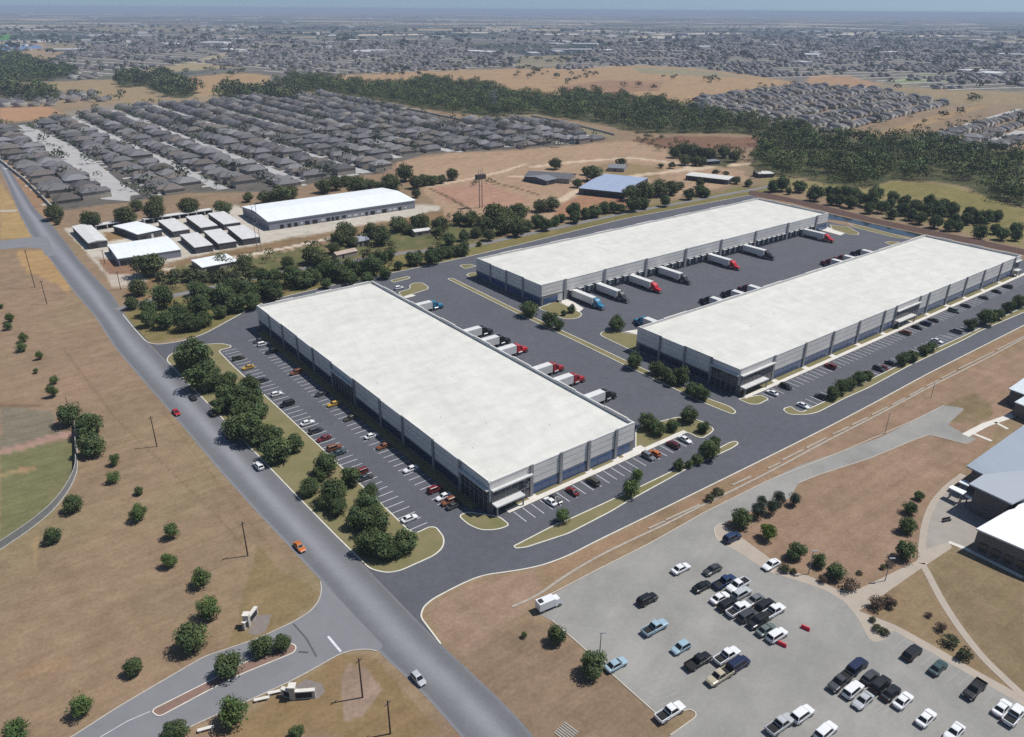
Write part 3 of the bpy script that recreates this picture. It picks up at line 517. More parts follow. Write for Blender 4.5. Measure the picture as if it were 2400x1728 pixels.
def warehouse(key, name, label, pil_f, pil_l, entr_f, docks, dock_pil, entr_l=()):
    c, a, b = BL[key]; hu, hv = a / 2, b / 2
    root = thing(name, label, 'warehouse', (c[0], c[1], 0), YAW)
    FR = {'-v': ((-hu, -hv), (1, 0), (0, -1), a), '-u': ((-hu, hv), (0, -1), (-1, 0), b), '+v': ((hu, hv), (-1, 0), (0, 1), a), '+u': ((hu, -hv), (0, 1), (1, 0), b)}
    w = MB(); PT = HT; t = .3
    # walls: base band, glazing band (behind windows), upper panels; dock side differs
    for sd, (o, d, n, ln) in FR.items():
        fr = (o, d, n); dock = sd == docks; e0 = t if sd in ('-u', '+u') else 0; L1 = ln - e0
        zs = [(0, .55, 1), (.55, 3.0, 1), (3.0, 3.45, 1), (3.45, PT, 0)] if not dock else [(0, 3.9, 1), (3.9, 4.25, 1), (4.25, PT, 0)]
        for z0, z1, mi in zs: w.fbox(fr, e0, L1, -t, 0 if not (mi == 1 and z0 > .5) else -.03, z0, z1, mi)
        if dock: w.fbox(fr, e0, L1, 0, .06, 4.05, 4.25, 2)
        for zz in (5.2, 6.95): w.fbox(fr, e0, L1, -.1, .015, zz, zz + .07, 1)
    w.build('wall', [PANEL, BAND, TRIM], root)
    r = MB(); r.poly([(-hu + t, -hv + t, PT - .85), (hu - t, -hv + t, PT - .85), (hu - t, hv - t, PT - .85), (-hu + t, hv - t, PT - .85)]); r.build('roof', ROOFW, root)
    cap = MB()
    for sd, (o, d, n, ln) in FR.items():
        e0 = t + .1 if sd in ('-u', '+u') else -.06
        cap.fbox((o, d, n), e0, ln - e0, -t - .1, .06, PT, PT + .10)
    cap.build('coping', TRIM, root)
    for sd, pls in (('-v', pil_f if docks != '-v' else dock_pil), ('-u', pil_l)):
        o, d, n, ln = FR[sd]; pp = [0] + list(pls) + [ln]
        for i in range(0, len(pp) - 1, 2): rp = MB(); rp.fbox((o, d, n), pp[i] + .4, min(pp[i + 1], ln - .5), -t - .04, .03, PT + .1, PT + .38); rp.build('parapet', PANEL, root)
    for sd in ('+v', '+u'):
        o, d, n, ln = FR[sd]; k = 7 if ln > 100 else 3
        for i in range(k): rp = MB(); rp.fbox((o, d, n), ln * (i + .12) / k, ln * (i + .55) / k, -t - .04, .03, PT + .1, PT + .34); rp.build('parapet', PANEL, root)
    for sd in ('-v', '-u'):
        o, d, n, ln = FR[sd]
        pls = (pil_f if sd == '-v' and docks != '-v' else dock_pil) if sd == '-v' else pil_l
        for i, p in enumerate(pls):
            q = MB(); wd = .95 if not (sd == '-v' and docks == '-v') else 1.3
            q.fbox((o, d, n), p - wd / 2, p + wd / 2, 0, .38 if sd != '-u' else .3, 0, PT + .45); q.build('pilaster', PIL, root)
        if docks == sd: continue
        ent = entr_f if sd == '-v' else entr_l
        pp = [.8] + list(pls) + [ln - .8]
        for i in range(len(pp) - 1):
            if any(e0 - .5 < (pp[i] + pp[i + 1]) / 2 < e1 + .5 for e0, e1 in ent): continue
            a0, a1 = pp[i] + .75, pp[i + 1] - .75
            if a1 - a0 < 1: continue
            q = MB(); q.fbox((o, d, n), a0, a1, -.02, .05, .6, 2.95)
            wi = q.build('window', BLUE if sd == '-v' or key == 'rear' else mat('shade_glass', (.03, .045, .10), .15, spec=.6), root)  # shaded side: same windows in darker blue, shade put into the glass colour
            g = MB(); nm = max(2, int((a1 - a0) / 2.4))
            for k in range(nm + 1): x = a0 + (a1 - a0) * k / nm; g.fbox((o, d, n), x - .05, x + .05, .05, .09, .6, 2.95)
            g.fbox((o, d, n), a0, a1, .05, .085, 1.72, 1.8); g.build('frame', mat('bronze_frame', (.12, .125, .13), .5), wi)
        for e0, e1 in ent:                                # corner and mid entrances: dark glazing, canopy, bright cornice
            q = MB(); q.fbox((o, d, n), e0 + .5, e1 - .4, .02, .22, .25, 6.6); gl = q.build('entrance_glazing', DGLASS, root)
            g = MB(); k = max(3, int((e1 - e0) / 2.0))
            for j in range(k + 1): x = e0 + .5 + (e1 - e0 - .9) * j / k; g.fbox((o, d, n), x - .08, x + .08, .22, .30, .25, 6.6)
            for zz in (3.2, 4.6): g.fbox((o, d, n), e0 + .5, e1 - .4, .22, .28, zz, zz + .12)
            g.build('mullion', PIL, gl)
            q = MB(); q.fbox((o, d, n), e0 + .2, e1 - .1, .06, 1.0, 6.62, 7.0); q.build('cornice', TRIM, root)
            if sd == '-u': continue
            q = MB(); q.fbox((o, d, n), e0 + .4, e0 + (e1 - e0) * .72, .25, 2.3, 2.75, 3.1); q.build('canopy', TRIM, root)
            for x in (e0 + .7, e0 + (e1 - e0) * .68): q = MB(); q.fbox((o, d, n), x - .15, x + .15, 1.9, 2.2, 0, 2.75); q.build('canopy_post', PIL, root)
    if docks == '-v':
        o, d, n, ln = FR['-v']; pp = [0] + list(dock_pil) + [ln]
        for i in range(len(pp) - 1):
            a0, a1 = pp[i] + 1.2, pp[i + 1] - 1.2
            if i == 0 or i == len(pp) - 2:
                q = MB(); q.fbox((o, d, n), a0 if i else 1, (a1 - 3) if i == 0 else (a1 + .5), -.02, .05, .6, 2.95); q.build('window', BLUE, root)
                if i == 0: q = MB(); q.fbox((o, d, n), a1 - 2.6, a1 - .2, -.02, .06, .05, 3.4); q.build('roll_door', DOCKD, root)
                continue
            k = max(1, int((a1 - a0) / 4.1)); st = (a1 - a0) / k
            for j in range(k):
                x = a0 + st * (j + .5)
                q = MB(); q.fbox((o, d, n), x - 1.15, x + 1.15, 0, .08, 1.15, 3.55); dd = q.build('dock_door', DOCKD, root)
                s = MB(); s.fbox((o, d, n), x - 1.65, x - 1.15, 0, .5, .9, 3.6); s.fbox((o, d, n), x + 1.15, x + 1.65, 0, .5, .9, 3.6); s.fbox((o, d, n), x - 1.3, x + 1.3, 0, .3, .55, 1.1); s.build('dock_seal', SEAL, dd)
                s = MB(); s.fbox((o, d, n), x - 1.5, x + 1.5, .02, .75, 3.62, 3.82); s.build('dock_hood', TRIM, dd)
        for p in (dock_pil[0] - 3.5, dock_pil[-1] + 4):
            q = MB(); q.fbox((o, d, n), p - .8, p + .8, 0, 1.3, 0, 1.1); q.build('stair', PIL, root)
    for k in range(int(b * a / 900)):
        x, y = random.uniform(-hu + 4, hu - 4), random.uniform(-hv + 4, hv - 4); q = MB(); q.tube((x, y, PT - .85), (x, y, PT - .6), .12, n=6); q.build('roof_vent', TRIM, root)
    return root
warehouse('front', 'warehouse', 'long white roofed warehouse nearest the main road, short glazed front facing the lower car park', [12.6, 22.2, 31.8, 41.7], [12, 24, 36.8, 49.5, 63.5, 79, 95, 107.8, 123.5, 136], [(0, 12.6)], '+u', [], [(136, 148.5), (63.5, 79)])
warehouse('rear', 'warehouse', 'white roofed warehouse furthest back, its long side lined with dock doors and white trailers', [], [11, 22.5, 34], [], '-v', [12.6, 35.2, 61, 87.7, 113.7, 141, 168.6, 195.2])
warehouse('right', 'warehouse', 'white roofed warehouse at the right edge, blue window strips facing a long row of bays', [17.5, 35, 51.8, 68.6, 86, 94.5, 112.7, 120, 136.4, 152.4, 169.1, 186.2, 200], [11, 22, 33], [(0, 17.5), (94.5, 112.7), (200, 206.3)], '+v', [], [(33, 44.2)])

# ------------------------------------------------------------------ other buildings left and right of the site
WROOF = mat('white_metal_roof', (.80, .83, .84), .5, (.70, .74, .76), .25, detail=6, stretch=(3, .3, 1))
LROOF = mat('pale_metal_roof', (.64, .635, .63), .6, (.54, .535, .53), .3, detail=6)
BROOF = mat('blue_grey_metal_roof', (.30, .345, .40), .5, (.265, .305, .355), .06, detail=6, stretch=(2, .3, 1))
DWALL = mat('dark_siding', (.10, .10, .11), .8, (.07, .07, .08), .5)
GWALL = mat('blue_grey_siding', (.27, .285, .33), .7, (.23, .245, .285), 1.5, stretch=(4, 4, .1))
TWALL = mat('tan_wall', (.34, .30, .25), .85, (.28, .25, .21), .5)
DOORD = mat('dark_doorway', (.035, .035, .04), .8)
WDOOR = mat('white_door', (.62, .62, .63), .6)
def bldg(name, label, cat, base, w, d, h, rz, roof_m, wall_m, ridge=0.0, along='x', eave=.25, doors=None, group=None, wall_name='wall', hip=0.0):
    """base = front left ground corner, w along the front, d back from it"""
    root = thing(name, label, cat, (base[0], base[1], 0), rz, group)
    q = MB(); q.box(0, w, 0, d, 0, h)
    if ridge and not hip:
        if along == 'x':
            for x in (0, w): q.poly([(x, 0, h), (x, d, h), (x, d / 2, h + ridge)])
        else:
            for y in (0, d): q.poly([(0, y, h), (w, y, h), (w / 2, y, h + ridge)])
    q.build(wall_name, wall_m, root)
    r = MB(); e = eave; th = .18
    if not ridge: r.box(-e, w + e, -e, d + e, h, h + .25)
    else:
        hp = hip
        if along == 'x':
            A = [(-e, -e, h), (w + e, -e, h), (w + e, d + e, h), (-e, d + e, h)]; Rg = [(-e + hp, d / 2, h + ridge), (w + e - hp, d / 2, h + ridge)]
            fs = [(A[0], A[1], Rg[1], Rg[0]), (A[2], A[3], Rg[0], Rg[1])] + ([(A[1], A[2], Rg[1]), (A[3], A[0], Rg[0])] if hp else [])
        else:
            A = [(-e, -e, h), (w + e, -e, h), (w + e, d + e, h), (-e, d + e, h)]; Rg = [(w / 2, -e + hp, h + ridge), (w / 2, d + e - hp, h + ridge)]
            fs = [(A[1], A[2], Rg[1], Rg[0]), (A[3], A[0], Rg[0], Rg[1])] + ([(A[0], A[1], Rg[0]), (A[2], A[3], Rg[1])] if hp else [])
        for f_ in fs: r.poly([(x, y, z + th) for x, y, z in f_]); r.poly([(x, y, z - .02) for x, y, z in f_[::-1]])
        for i in range(4):
            p, s = A[i], A[(i + 1) % 4]; r.poly([(p[0], p[1], h - .02), (s[0], s[1], h - .02), (s[0], s[1], h + th), (p[0], p[1], h + th)])
    r.build('roof', roof_m, root)
    for nm, sd, a0, a1, z0, z1, m in (doors or []):
        fr = {'f': ((0, 0), (1, 0), (0, -1)), 'l': ((0, d), (0, -1), (-1, 0)), 'r': ((w, 0), (0, 1), (1, 0))}[sd]
        t = MB(); t.fbox(fr, a0, a1, -.02, .06, z0, z1, 0); t.build(nm, m, root)
    return root
def ang(a, b): d = Vector(b) - Vector(a); return math.atan2(d.y, d.x), d.length
# long white roofed building
p0 = G(632, 541); rz, wl = ang(p0, G(973, 488.5)); dd = []
random.seed(11); x = 6
while x < wl - 5:
    r_ = random.random(); ww = random.uniform(1.2, 3.0)
    dd.append(('door' if r_ < .5 else 'window', 'f', x, x + ww, 0 if r_ < .5 else .9, 2.3 if r_ < .6 else 2.0, DOORD if r_ < .55 else WDOOR)); x += ww + random.uniform(.8, 2.2)
dd += [('fascia', 'f', .2, wl - .2, 4.2, 4.7, mat('pale_blue_fascia', (.42, .46, .53), .6)), ('fascia', 'l', .2, 41.8, 4.2, 4.7, mat('pale_blue_fascia', (.42, .46, .53), .6))]
long_b = bldg('commercial_building', 'very long white roofed building with dark doors along its pale blue front', 'building', p0, wl, 42.4, 4.9, rz, WROOF, GWALL, 1.7, 'x', .4, dd)
# storage units
units = [((1410, 570), (1540, 670), 8.6), ((1655, 535), (1790, 635), 8.6), ((1850, 505), (1990, 605), 9), ((1605, 700), (1735, 815), 8.6), ((1815, 665), (1945, 780), 8.6), ((2020, 630), (2155, 740), 9)]
wh = ['at the left of the back row', 'in the middle of the back row', 'at the right of the back row', 'at the left of the front row', 'in the middle of the front row', 'at the right of the front row']
for i, (a, b, wd) in enumerate(units):
    A = G(a[0] / 3.78, 380 + a[1] / 3.78); B = G(b[0] / 3.78, 380 + b[1] / 3.78); rz, ln = ang(A, B)
    rz2 = rz + math.pi / 2
    dd = [('roll_door', 'l', k * 2.9 + .5, k * 2.9 + 2.9, 0, 2.1, mat('dark_roll_door', (.06, .06, .065), .6)) for k in range(int(ln / 2.9))]
    bldg('storage_unit', 'pale roofed storage shed with dark shutters, ' + wh[i], 'storage shed', B, wd, ln, 3.1, rz2, LROOF, DWALL, 0, 'x', .15, dd, 'pale storage sheds')
def quadb(name, label, cat, pts, h, roof_m, wall_m, ridge=0, along='x', doors=None, group=None, hip=0):
    """pts: front-left, front-right, back-left ground corners in the photo"""
    a, b, c = (G(*p) for p in pts); rz, w = ang(a, b); dv = Vector((-math.sin(rz), math.cos(rz))); d = max(2.0, (Vector(c) - Vector(a)).dot(dv))
    return bldg(name, label, cat, a, w, d, h, rz, roof_m, wall_m, ridge, along, .25, doors, group, hip=hip)
def zb(*p): return Z(0, 380, 3.78, p)
bldg('shed', 'grey roofed shed with dark open side beside the main road', 'shed', G(211, 585), 8.5, 40, 3.2, math.radians(38), LROOF, DWALL, .5, 'y', .25, [('opening', 'f', .5, 4, 0, 2.4, DOORD)])
quadb('office_building', 'small white roofed block between the grey shed and the storage sheds', 'building', zb((1230, 700), (1440, 655), (1130, 600)), 3.4, WROOF, DWALL, .4, 'x', [('window', 'f', 1, 5, .8, 2.2, DOORD), ('door', 'f', 7, 8.2, 0, 2.2, WDOOR)])
quadb('store_building', 'broad bright white roofed low building with dark glass porch near the main road', 'building', zb((1060, 925), (1610, 840), (960, 800)), 3.6, WROOF, GWALL, .5, 'x', [('window', 'f', .6, 5, .3, 2.6, DOORD), ('window', 'l', .5, 8, .3, 2.6, DOORD), ('door', 'f', 7, 8.5, 0, 2.3, WDOOR), ('window', 'f', 10, 14, .9, 2.0, DOORD)])
quadb('canopy_shed', 'narrow white roofed shed along the pale drive behind the trees', 'shed', zb((1800, 985), (2110, 925), (1720, 915)), 2.6, WROOF, TWALL, .3, 'x', [('opening', 'f', 2, 8, 0, 2.0, DOORD)])
p0 = G(232, 541); rz, wl = ang(p0, G(302, 526)); 
def carport(label, a, b, dpt, group):
    p0 = G(*a); rz, wl = ang(p0, G(*b)); root = thing('carport', label, 'carport', (p0[0], p0[1], 0), rz, group)
    q = MB(); q.box(0, wl, 0, dpt, 2.4, 2.65); q.build('roof', LROOF, root); q = MB(); q.box(0, wl, dpt - .2, dpt, 0, 2.4); q.build('back_wall', DWALL, root)
    k = int(wl / 4.5)
    for j in range(k + 1): q = MB(); x = min(wl - .3, j * wl / k); q.box(x, x + .35, .1, dpt - .2, 0, 2.4); q.build('divider', LROOF, root)
carport('long low open fronted carport left half, behind the white roofed block', (226, 541), (305, 528), 5, 'open carports'); carport('long low open fronted carport behind the back row of storage sheds', (340, 526), (500, 502), 5, 'open carports')
# homes and sheds among the trees
def zc(*p): return Z(600, 380, 3.78, p)
GR = mat('slate_roof', (.20, .21, .235), .8, (.16, .17, .19), .5); TR = mat('tan_roof', (.46, .36, .30), .8, (.38, .3, .25), .5); DR = mat('dark_grey_roof', (.125, .13, .14), .8, (.10, .10, .11), .5)
quadb('cottage', 'small blue grey roofed cottage between the dark trees above the thin old road', 'house', zc((890, 755), (1010, 735), (850, 710)), 2.6, mat('blue_slate_roof', (.30, .31, .36), .7), TWALL, 1.2, 'x', [('door', 'f', 2, 3, 0, 2, DOORD), ('window', 'f', 4.5, 6, .9, 1.8, DOORD)])
quadb('cottage', 'cottage with pale flat roof tucked in the trees below the dirt paddocks', 'house', zc((1410, 665), (1550, 645), (1390, 640)), 2.6, LROOF, TWALL, .6, 'x', [('window', 'f', 2, 4, .9, 1.8, DOORD)])
quadb('cottage', 'cottage with pinkish tan roof beside the thin old road', 'house', zc((720, 870), (900, 830), (700, 845)), 2.4, TR, TWALL, .9, 'x', [('door', 'f', 3, 4, 0, 2, DOORD)])
def zz(*p): return Z(1240, 330, 4.05, p)
quadb('ranch_house', 'grey roofed ranch house, its main wing, on the dirt paddock', 'house', zz((380, 410), (445, 355), (110, 275)), 3.0, DR, TWALL, 1.8, 'y', [('window', 'f', 2, 5, .9, 2, DOORD)])
quadb('outbuilding', 'grey hipped outbuilding in front of the grey roofed ranch house', 'building', zz((165, 425), (275, 400), (45, 365)), 3.0, GR, DWALL, 1.2, 'x', [('opening', 'f', 3, 9, 0, 2.4, DOORD)])
quadb('barn', 'blue roofed barn with dark open side below the sandy road', 'barn', zz((900, 555), (1125, 410), (560, 460)), 4.0, mat('blue_barn_roof', (.34, .40, .52), .5, (.28, .34, .46), .3), DWALL, 1.0, 'y', [('opening', 'l', 4, 30, 0, 3.0, DOORD)])
quadb('shed', 'long white roofed shed with dark side at the end of the sandy road', 'shed', zz((1885, 418), (1940, 385), (1560, 335)), 3.2, mat('cream_roof', (.62, .62, .58), .7), DWALL, .4, 'y', [('opening', 'l', 2, 28, 0, 2.4, DOORD)])
quadb('cottage', 'small grey cottage by the sandy track above the blue barn', 'house', zz((745, 290), (900, 300), (740, 250)), 2.6, GR, TWALL, 1.3, 'x', [('door', 'f', 5, 6, 0, 2, DOORD)])
quadb('shed', 'pale roofed shed at the edge of the dark wood by the berm', 'shed', zz((2180, 355), (2320, 350), (2165, 330)), 2.8, mat('cream_roof', (.62, .62, .58), .7), DWALL, .3, 'x', [('opening', 'f', 1, 6, 0, 2.2, DOORD)])
quadb('shed', 'flat grey shed under the brushy trees north of the sandy road', 'shed', zz((1680, 232), (1810, 222), (1675, 212)), 2.4, GR, DWALL, 0, 'x', [('opening', 'f', 1, 5, 0, 2, DOORD)])
# school at the right edge
def roofslab(name, label, pts, zt, zlo, roof_m, wall_m, cat='school', ridge=None, inset=1.2):
    """flat or folded roof over walls; pts = roof corners in the photo, at their own height"""
    P = [G(p[0], p[1], zt) for p in pts]; cx = sum(p[0] for p in P) / len(P); cy = sum(p[1] for p in P) / len(P)
    root = thing(name, label, cat, (cx, cy, 0)); P = ccw([(x - cx, y - cy) for x, y in P])
    r = MB(); fill(r, P, zt)
    for i in range(len(P)): a, b = P[i], P[(i + 1) % len(P)]; r.poly([(*a, zt - .35), (*b, zt - .35), (*b, zt), (*a, zt)])
    i0 = len(r.v); fill(r, P, zt - .36); r.build('roof', roof_m, root)
    wq = MB(); I = offset(P, inset)
    for i in range(len(I)): a, b = I[i], I[(i + 1) % len(I)]; wq.poly([(*a, 0), (*b, 0), (*b, zt - .3), (*a, zt - .3)])
    wq.build('wall', wall_m, root); return root
SWALL = mat('school_brick', (.17, .155, .15), .85, (.13, .12, .12), .6)
s1 = roofslab('school_building', 'school wing with flat blue grey metal roof reaching furthest left', [(2265, 1092), (2400, 996), (2560, 890), (2620, 960), (2470, 1140), (2400, 1137), (2380, 1108), (2305, 1112)], 7.0, 0, BROOF, SWALL)
s2 = roofslab('school_building', 'school wing with lighter folded grey roof in front of the blue grey wing', [(2271, 1134), (2305, 1112), (2382, 1104), (2470, 1100), (2560, 1130), (2480, 1140), (2400, 1168), (2372, 1181)], 7.6, 0, mat('light_grey_metal_roof', (.36, .39, .43), .5, (.33, .36, .40), .06, stretch=(.3, 2, 1)), SWALL)
s3 = roofslab('school_building', 'school hall with bright white flat roof and dark brick side', [(2288, 1239), (2363, 1196), (2378, 1192), (2404, 1166), (2560, 1080), (2700, 1200), (2560, 1350), (2399, 1287)], 6.0, 0, mat('school_white_roof', (.78, .80, .82), .7, (.70, .72, .74), .1), SWALL, inset=.3)
for k in range(6):
    a = G(2288, 1239, 6); b = G(2399, 1287, 6); dv = (Vector(b) - Vector(a)).normalized(); nv_ = Vector((dv.y, -dv.x)); o_ = Vector(a) + dv * (1.5 + k * 2.6) - s3.location.xy
    q = MB(); q.fbox(((o_.x, o_.y), (dv.x, dv.y), (nv_.x, nv_.y)), 0, 1.6, -.3, .06, .9, 2.9); q.build('window', DGLASS, s3)
s4 = roofslab('school_building', 'school building with pale roof corner furthest up the right edge', [(2364, 911), (2400, 886), (2520, 830), (2560, 880), (2470, 950), (2400, 924)], 5.0, 0, mat('pale_blue_roof', (.62, .68, .71), .5), SWALL, inset=.5)
s5 = roofslab('school_building', 'small pale roofed school block between the upper corner roof and the blue grey wing', [(2378, 942), (2402, 928), (2500, 900), (2540, 950), (2450, 970)], 4.6, 0, mat('pale_blue_roof', (.62, .68, .71), .5), SWALL, inset=.3)
def canopy(label, pts, z):
    P = [G(p[0], p[1], z) for p in pts]; cx = sum(p[0] for p in P) / 4; cy = sum(p[1] for p in P) / 4; root = thing('walkway_canopy', label, 'canopy', (cx, cy, 0))
    P = ccw([(x - cx, y - cy) for x, y in P]); q = MB(); q.hexa([(*p, z - .3) for p in P] + [(*p, z) for p in P]); q.build('roof', WROOF, root)
    for x, y in offset(P, .5): q = MB(); q.tube((x, y, 0), (x, y, z - .3), .14); q.build('post', PIL, root)
canopy('white flat walkway canopy nearest the school path', [(2223, 1142), (2232, 1137), (2266, 1152), (2257, 1159)], 3.2)
canopy('white walkway canopy against the folded grey school roof', [(2247, 1129), (2256, 1123), (2276, 1134), (2270, 1139)], 3.6)
canopy('thin pale walkway canopy running along the shaded school court', [(2262, 1161), (2266, 1159), (2326, 1190), (2322, 1193)], 3.0)
root = thing('bench', 'dark bench with pole standing on the school plaza', 'bench', (*G(2218, 1222), 0), .3)
q = MB(); q.box(-1.2, 1.2, -.3, .3, .4, .48); q.build('seat', DOORD, root); q = MB(); q.box(-1.2, 1.2, .25, .33, .5, .95); q.build('backrest', DOORD, root)
for x in (-1, 1): q = MB(); q.box(x - .06, x + .06, -.28, .28, 0, .4); q.build('leg', DOORD, root)

# ------------------------------------------------------------------ fences, poles, masts, signs
WOODP = mat('pole_wood', (.075, .055, .045), .9, (.055, .04, .035), 2); STEEL = mat('galvanised_steel', (.30, .31, .32), .5)
def pole(base, top, label, arm=True, name='utility_pole', r=.16, group='wooden utility poles', m=None, cat='pole'):
    b = G(*base); h = max(5, poleheight(base, top)); root = thing(name, label, cat, (b[0], b[1], 0), .9, group)
    q = MB(); q.tube((0, 0, 0), (0, 0, h), r, r * .75); q.build('post', m or WOODP, root)
    if arm: q = MB(); q.box(-.7, .7, -.05, .05, h - .7, h - .6); q.build('crossarm', m or WOODP, root); [(q := MB(), q.tube((x, 0, h - .55), (x, 0, h - .35), .05, n=6), q.build('insulator', STEEL, root)) for x in (-.6, -.3, .3, .6)]
pole((82, 674), (56, 586), 'tall dark utility pole leaning in view by the side road junction'); pole((110, 713), (97, 658), 'utility pole second down the dry verge from the side road junction')
pole((368, 1047), (353, 976), 'utility pole on the dry verge level with the red car'); pole((581, 1303), (572, 1224), 'utility pole on the dry verge level with the orange car'); pole((174, 1008), (174, 932), 'thin pole rising behind the oaks by the ball field', False, r=.1)
pole((850, 1635), (845, 1544), 'utility pole on the bare patch below the park drive'); pole((915, 1720), (915, 1643), 'utility pole nearest the bottom edge beside the main road')
pole((283, 679), (272, 637), 'utility pole at the yard corner opposite the curb of the wooded verge'); pole((246, 618), (241, 586), 'short utility pole in front of the bright white roofed low building')
pole((2074, 1017), (2079, 967), 'slim pole beside the concrete school drive', False, r=.1, m=STEEL); pole((2182, 932), (2183, 914), 'short slim pole on the bare ground above the school drive', False, r=.1, m=STEEL)
def lamp(base, top, label):
    b = G(*base); h = max(6, poleheight(base, top)); root = thing('lamp_post', label, 'lamp post', (b[0], b[1], 0), 0, 'grey lamp posts')
    q = MB(); q.tube((0, 0, 0), (0, 0, h), .11, .08); q.build('post', STEEL, root); q = MB(); q.box(-.3, .9, -.18, .18, h, h + .14); q.build('lamp_head', STEEL, root)
lamp((1405, 1540), (1405, 1488), 'grey lamp post at the car park edge beside the round dark tree'); lamp((1895, 1345), (1896, 1322), 'grey lamp post on the tan footpath fork'); lamp((2074, 1362), (2075, 1340), 'grey lamp post at the path meeting the school plaza')
def mast(base, top, label, head=True):
    b = G(*base); h = poleheight(base, top); root = thing('mast', label, 'mast', (b[0], b[1], 0), .65)
    for x in (-1, 1): q = MB(); q.tube((x, 0, 0), (x, 0, h), .28 if head else .13, .22 if head else .11); q.build('leg', mat('mast_steel', (.20, .19, .19), .6), root)
    q = MB()
    for k in range(6): z = h * (k + .5) / 6; q.tube((-1, 0, z), (1, 0, z + (1 if k % 2 else -1)), .08, n=6)
    q.build('brace', STEEL, root)
    if head:
        q = MB(); q.box(-3.2, 3.2, -1.2, 1.2, h - .8, h + 2.0); q.build('head', mat('mast_head', (.09, .075, .07), .8), root)
        [(q := MB(), q.tube((x, 0, h + 2), (x, 0, h + 5.5), .12, n=6), q.build('antenna', STEEL, root)) for x in (-1.4, .3, 1.6)]
mast((1127, 487), (1127, 417), 'tall twin legged mast with dark box head on the dirt paddock'); mast((608, 590), (604, 478), 'slim twin legged steel mast beside the end of the long white roofed building', False)
def lattice(px_, py_, h, label):
    b = G(px_, py_); root = thing('pylon', label, 'pylon', (b[0], b[1], 0), .5, 'pale lattice pylons'); q = MB(); w_ = h * .14
    for sx in (-1, 1):
        for sy in (-1, 1): q.tube((sx * w_, sy * w_, 0), (sx * .5, sy * .5, h), .28, .18, n=5)
    q.build('tower', STEEL, root); q = MB()
    for k, z in enumerate((.72, .84, .95)): q.box(-h * .2, h * .2, -.3, .3, h * z, h * z + .5)
    q.build('crossarm', STEEL, root)
lattice(1157, 268, 26, 'pale lattice pylon in the dark wood behind the neighbourhood'); lattice(1640, 292, 24, 'pale lattice pylon in the wood right of centre')
# ball field fence
pts = [(178, 1000), (180, 1050), (181, 1105), (166, 1140), (148, 1168), (121, 1200), (74, 1239), (0, 1289), (-60, 1325)]
fl = rounded(GP(pts), 6, closed=False); root = thing('ball_field_fence', 'curved pale wire fence around the green ball field', 'fence', (fl[0][0], fl[0][1], 0)); fl = [(x - root.location.x, y - root.location.y) for x, y in fl]
q = MB(); strip(q, fl, .12, 1.9, 2.05); strip(q, fl, .35, 0, .12); q.build('rail', mat('fence_pale', (.45, .44, .42), .7), root)
q = MB(); strip(q, fl, .03, .15, 1.85)
mm = mat('wire_mesh', (.20, .21, .21), .7); q.build('mesh', mm, root); RS = resample(fl, 26)
for x, y in RS: q = MB(); q.tube((x, y, 0), (x, y, 2.15), .07, n=6); q.build('post', STEEL, root)
# neighbourhood boundary walls
mw = mat('pale_block_wall', (.52, .49, .44), .9)
for lab, pl in (('pale boundary wall between the verge of the main road and the neighbourhood', [(0, 378), (60, 425), (100, 465), (124, 490)]), ('pale boundary wall between the neighbourhood and the dark wood', [(893, 243), (960, 258), (1085, 284)]), ('pale boundary wall at the neighbourhood corner by the small meadow', [(1245, 274), (1330, 290), (1440, 318)])):
    P = GP(pl); root = thing('boundary_wall', lab, 'wall', (P[0][0], P[0][1], 0)); q = MB(); strip(q, [(x - P[0][0], y - P[0][1]) for x, y in P], .5, 0, 2.0); q.build('wall', mw, root)
# entrance sign walls at the park drive
def signwall(label, a, mid, b, pil_at, rail_end):
    P = resample(rounded([G(*a), G(*mid), G(*b)], 5, closed=False), 12); root = thing('entrance_sign', label, 'sign', (P[0][0], P[0][1], 0)); L = [(x - P[0][0], y - P[0][1]) for x, y in P]
    st = mat('pale_stone', (.50, .48, .44), .85, (.40, .38, .35), .8); q = MB(); strip(q, L, .5, 0, 1.7); q.build('wall', st, root)
    q = MB(); strip(q, L, .75, 1.7, 1.9); q.build('coping', WALKM, root)
    q = MB(); strip(q, offset(L[1:-1], -.27, False), .1, .35, 1.5); q.build('panel', DOORD, root); q = MB(); strip(q, offset(L[1:-1], .27, False), .1, .35, 1.5); q.build('panel', DOORD, root)
    x, y = L[pil_at]; q = MB(); q.box(x - .5, x + .5, y - .5, y + .5, 0, 2.9); q.build('pillar', st, root); q = MB(); q.box(x - .65, x + .65, y - .65, y + .65, 2.9, 3.1); q.build('cap', WALKM, root)
signwall('curved pale stone entrance sign below the park drive', (662, 1630), (690, 1638), (740, 1634), 4, 0); signwall('pale stone entrance sign on the upper side of the park drive', (572, 1478), (585, 1462), (603, 1438), 3, 0)
sheet('sign_bed', GP([(690, 1610), (716, 1592), (755, 1602), (762, 1622), (745, 1638), (700, 1638)]), .02, mat('gravel_bed', (.22, .19, .17), .95)); sheet('sign_bed', GP([(580, 1485), (600, 1443), (635, 1440), (632, 1458), (620, 1484), (600, 1490)]), .02, mat('gravel_bed', (.22, .19, .17), .95))
def bench(px_, py_, label, rz):
    root = thing('concrete_bench', label, 'bench', (*G(px_, py_), 0), rz, 'pale concrete benches'); q = MB(); q.box(-1.3, 1.3, -.3, .3, .4, .55); q.build('seat', WALKM, root)
    for x in (-.9, .9): q = MB(); q.box(x - .15, x + .15, -.25, .25, 0, .4); q.build('leg', WALKM, root)
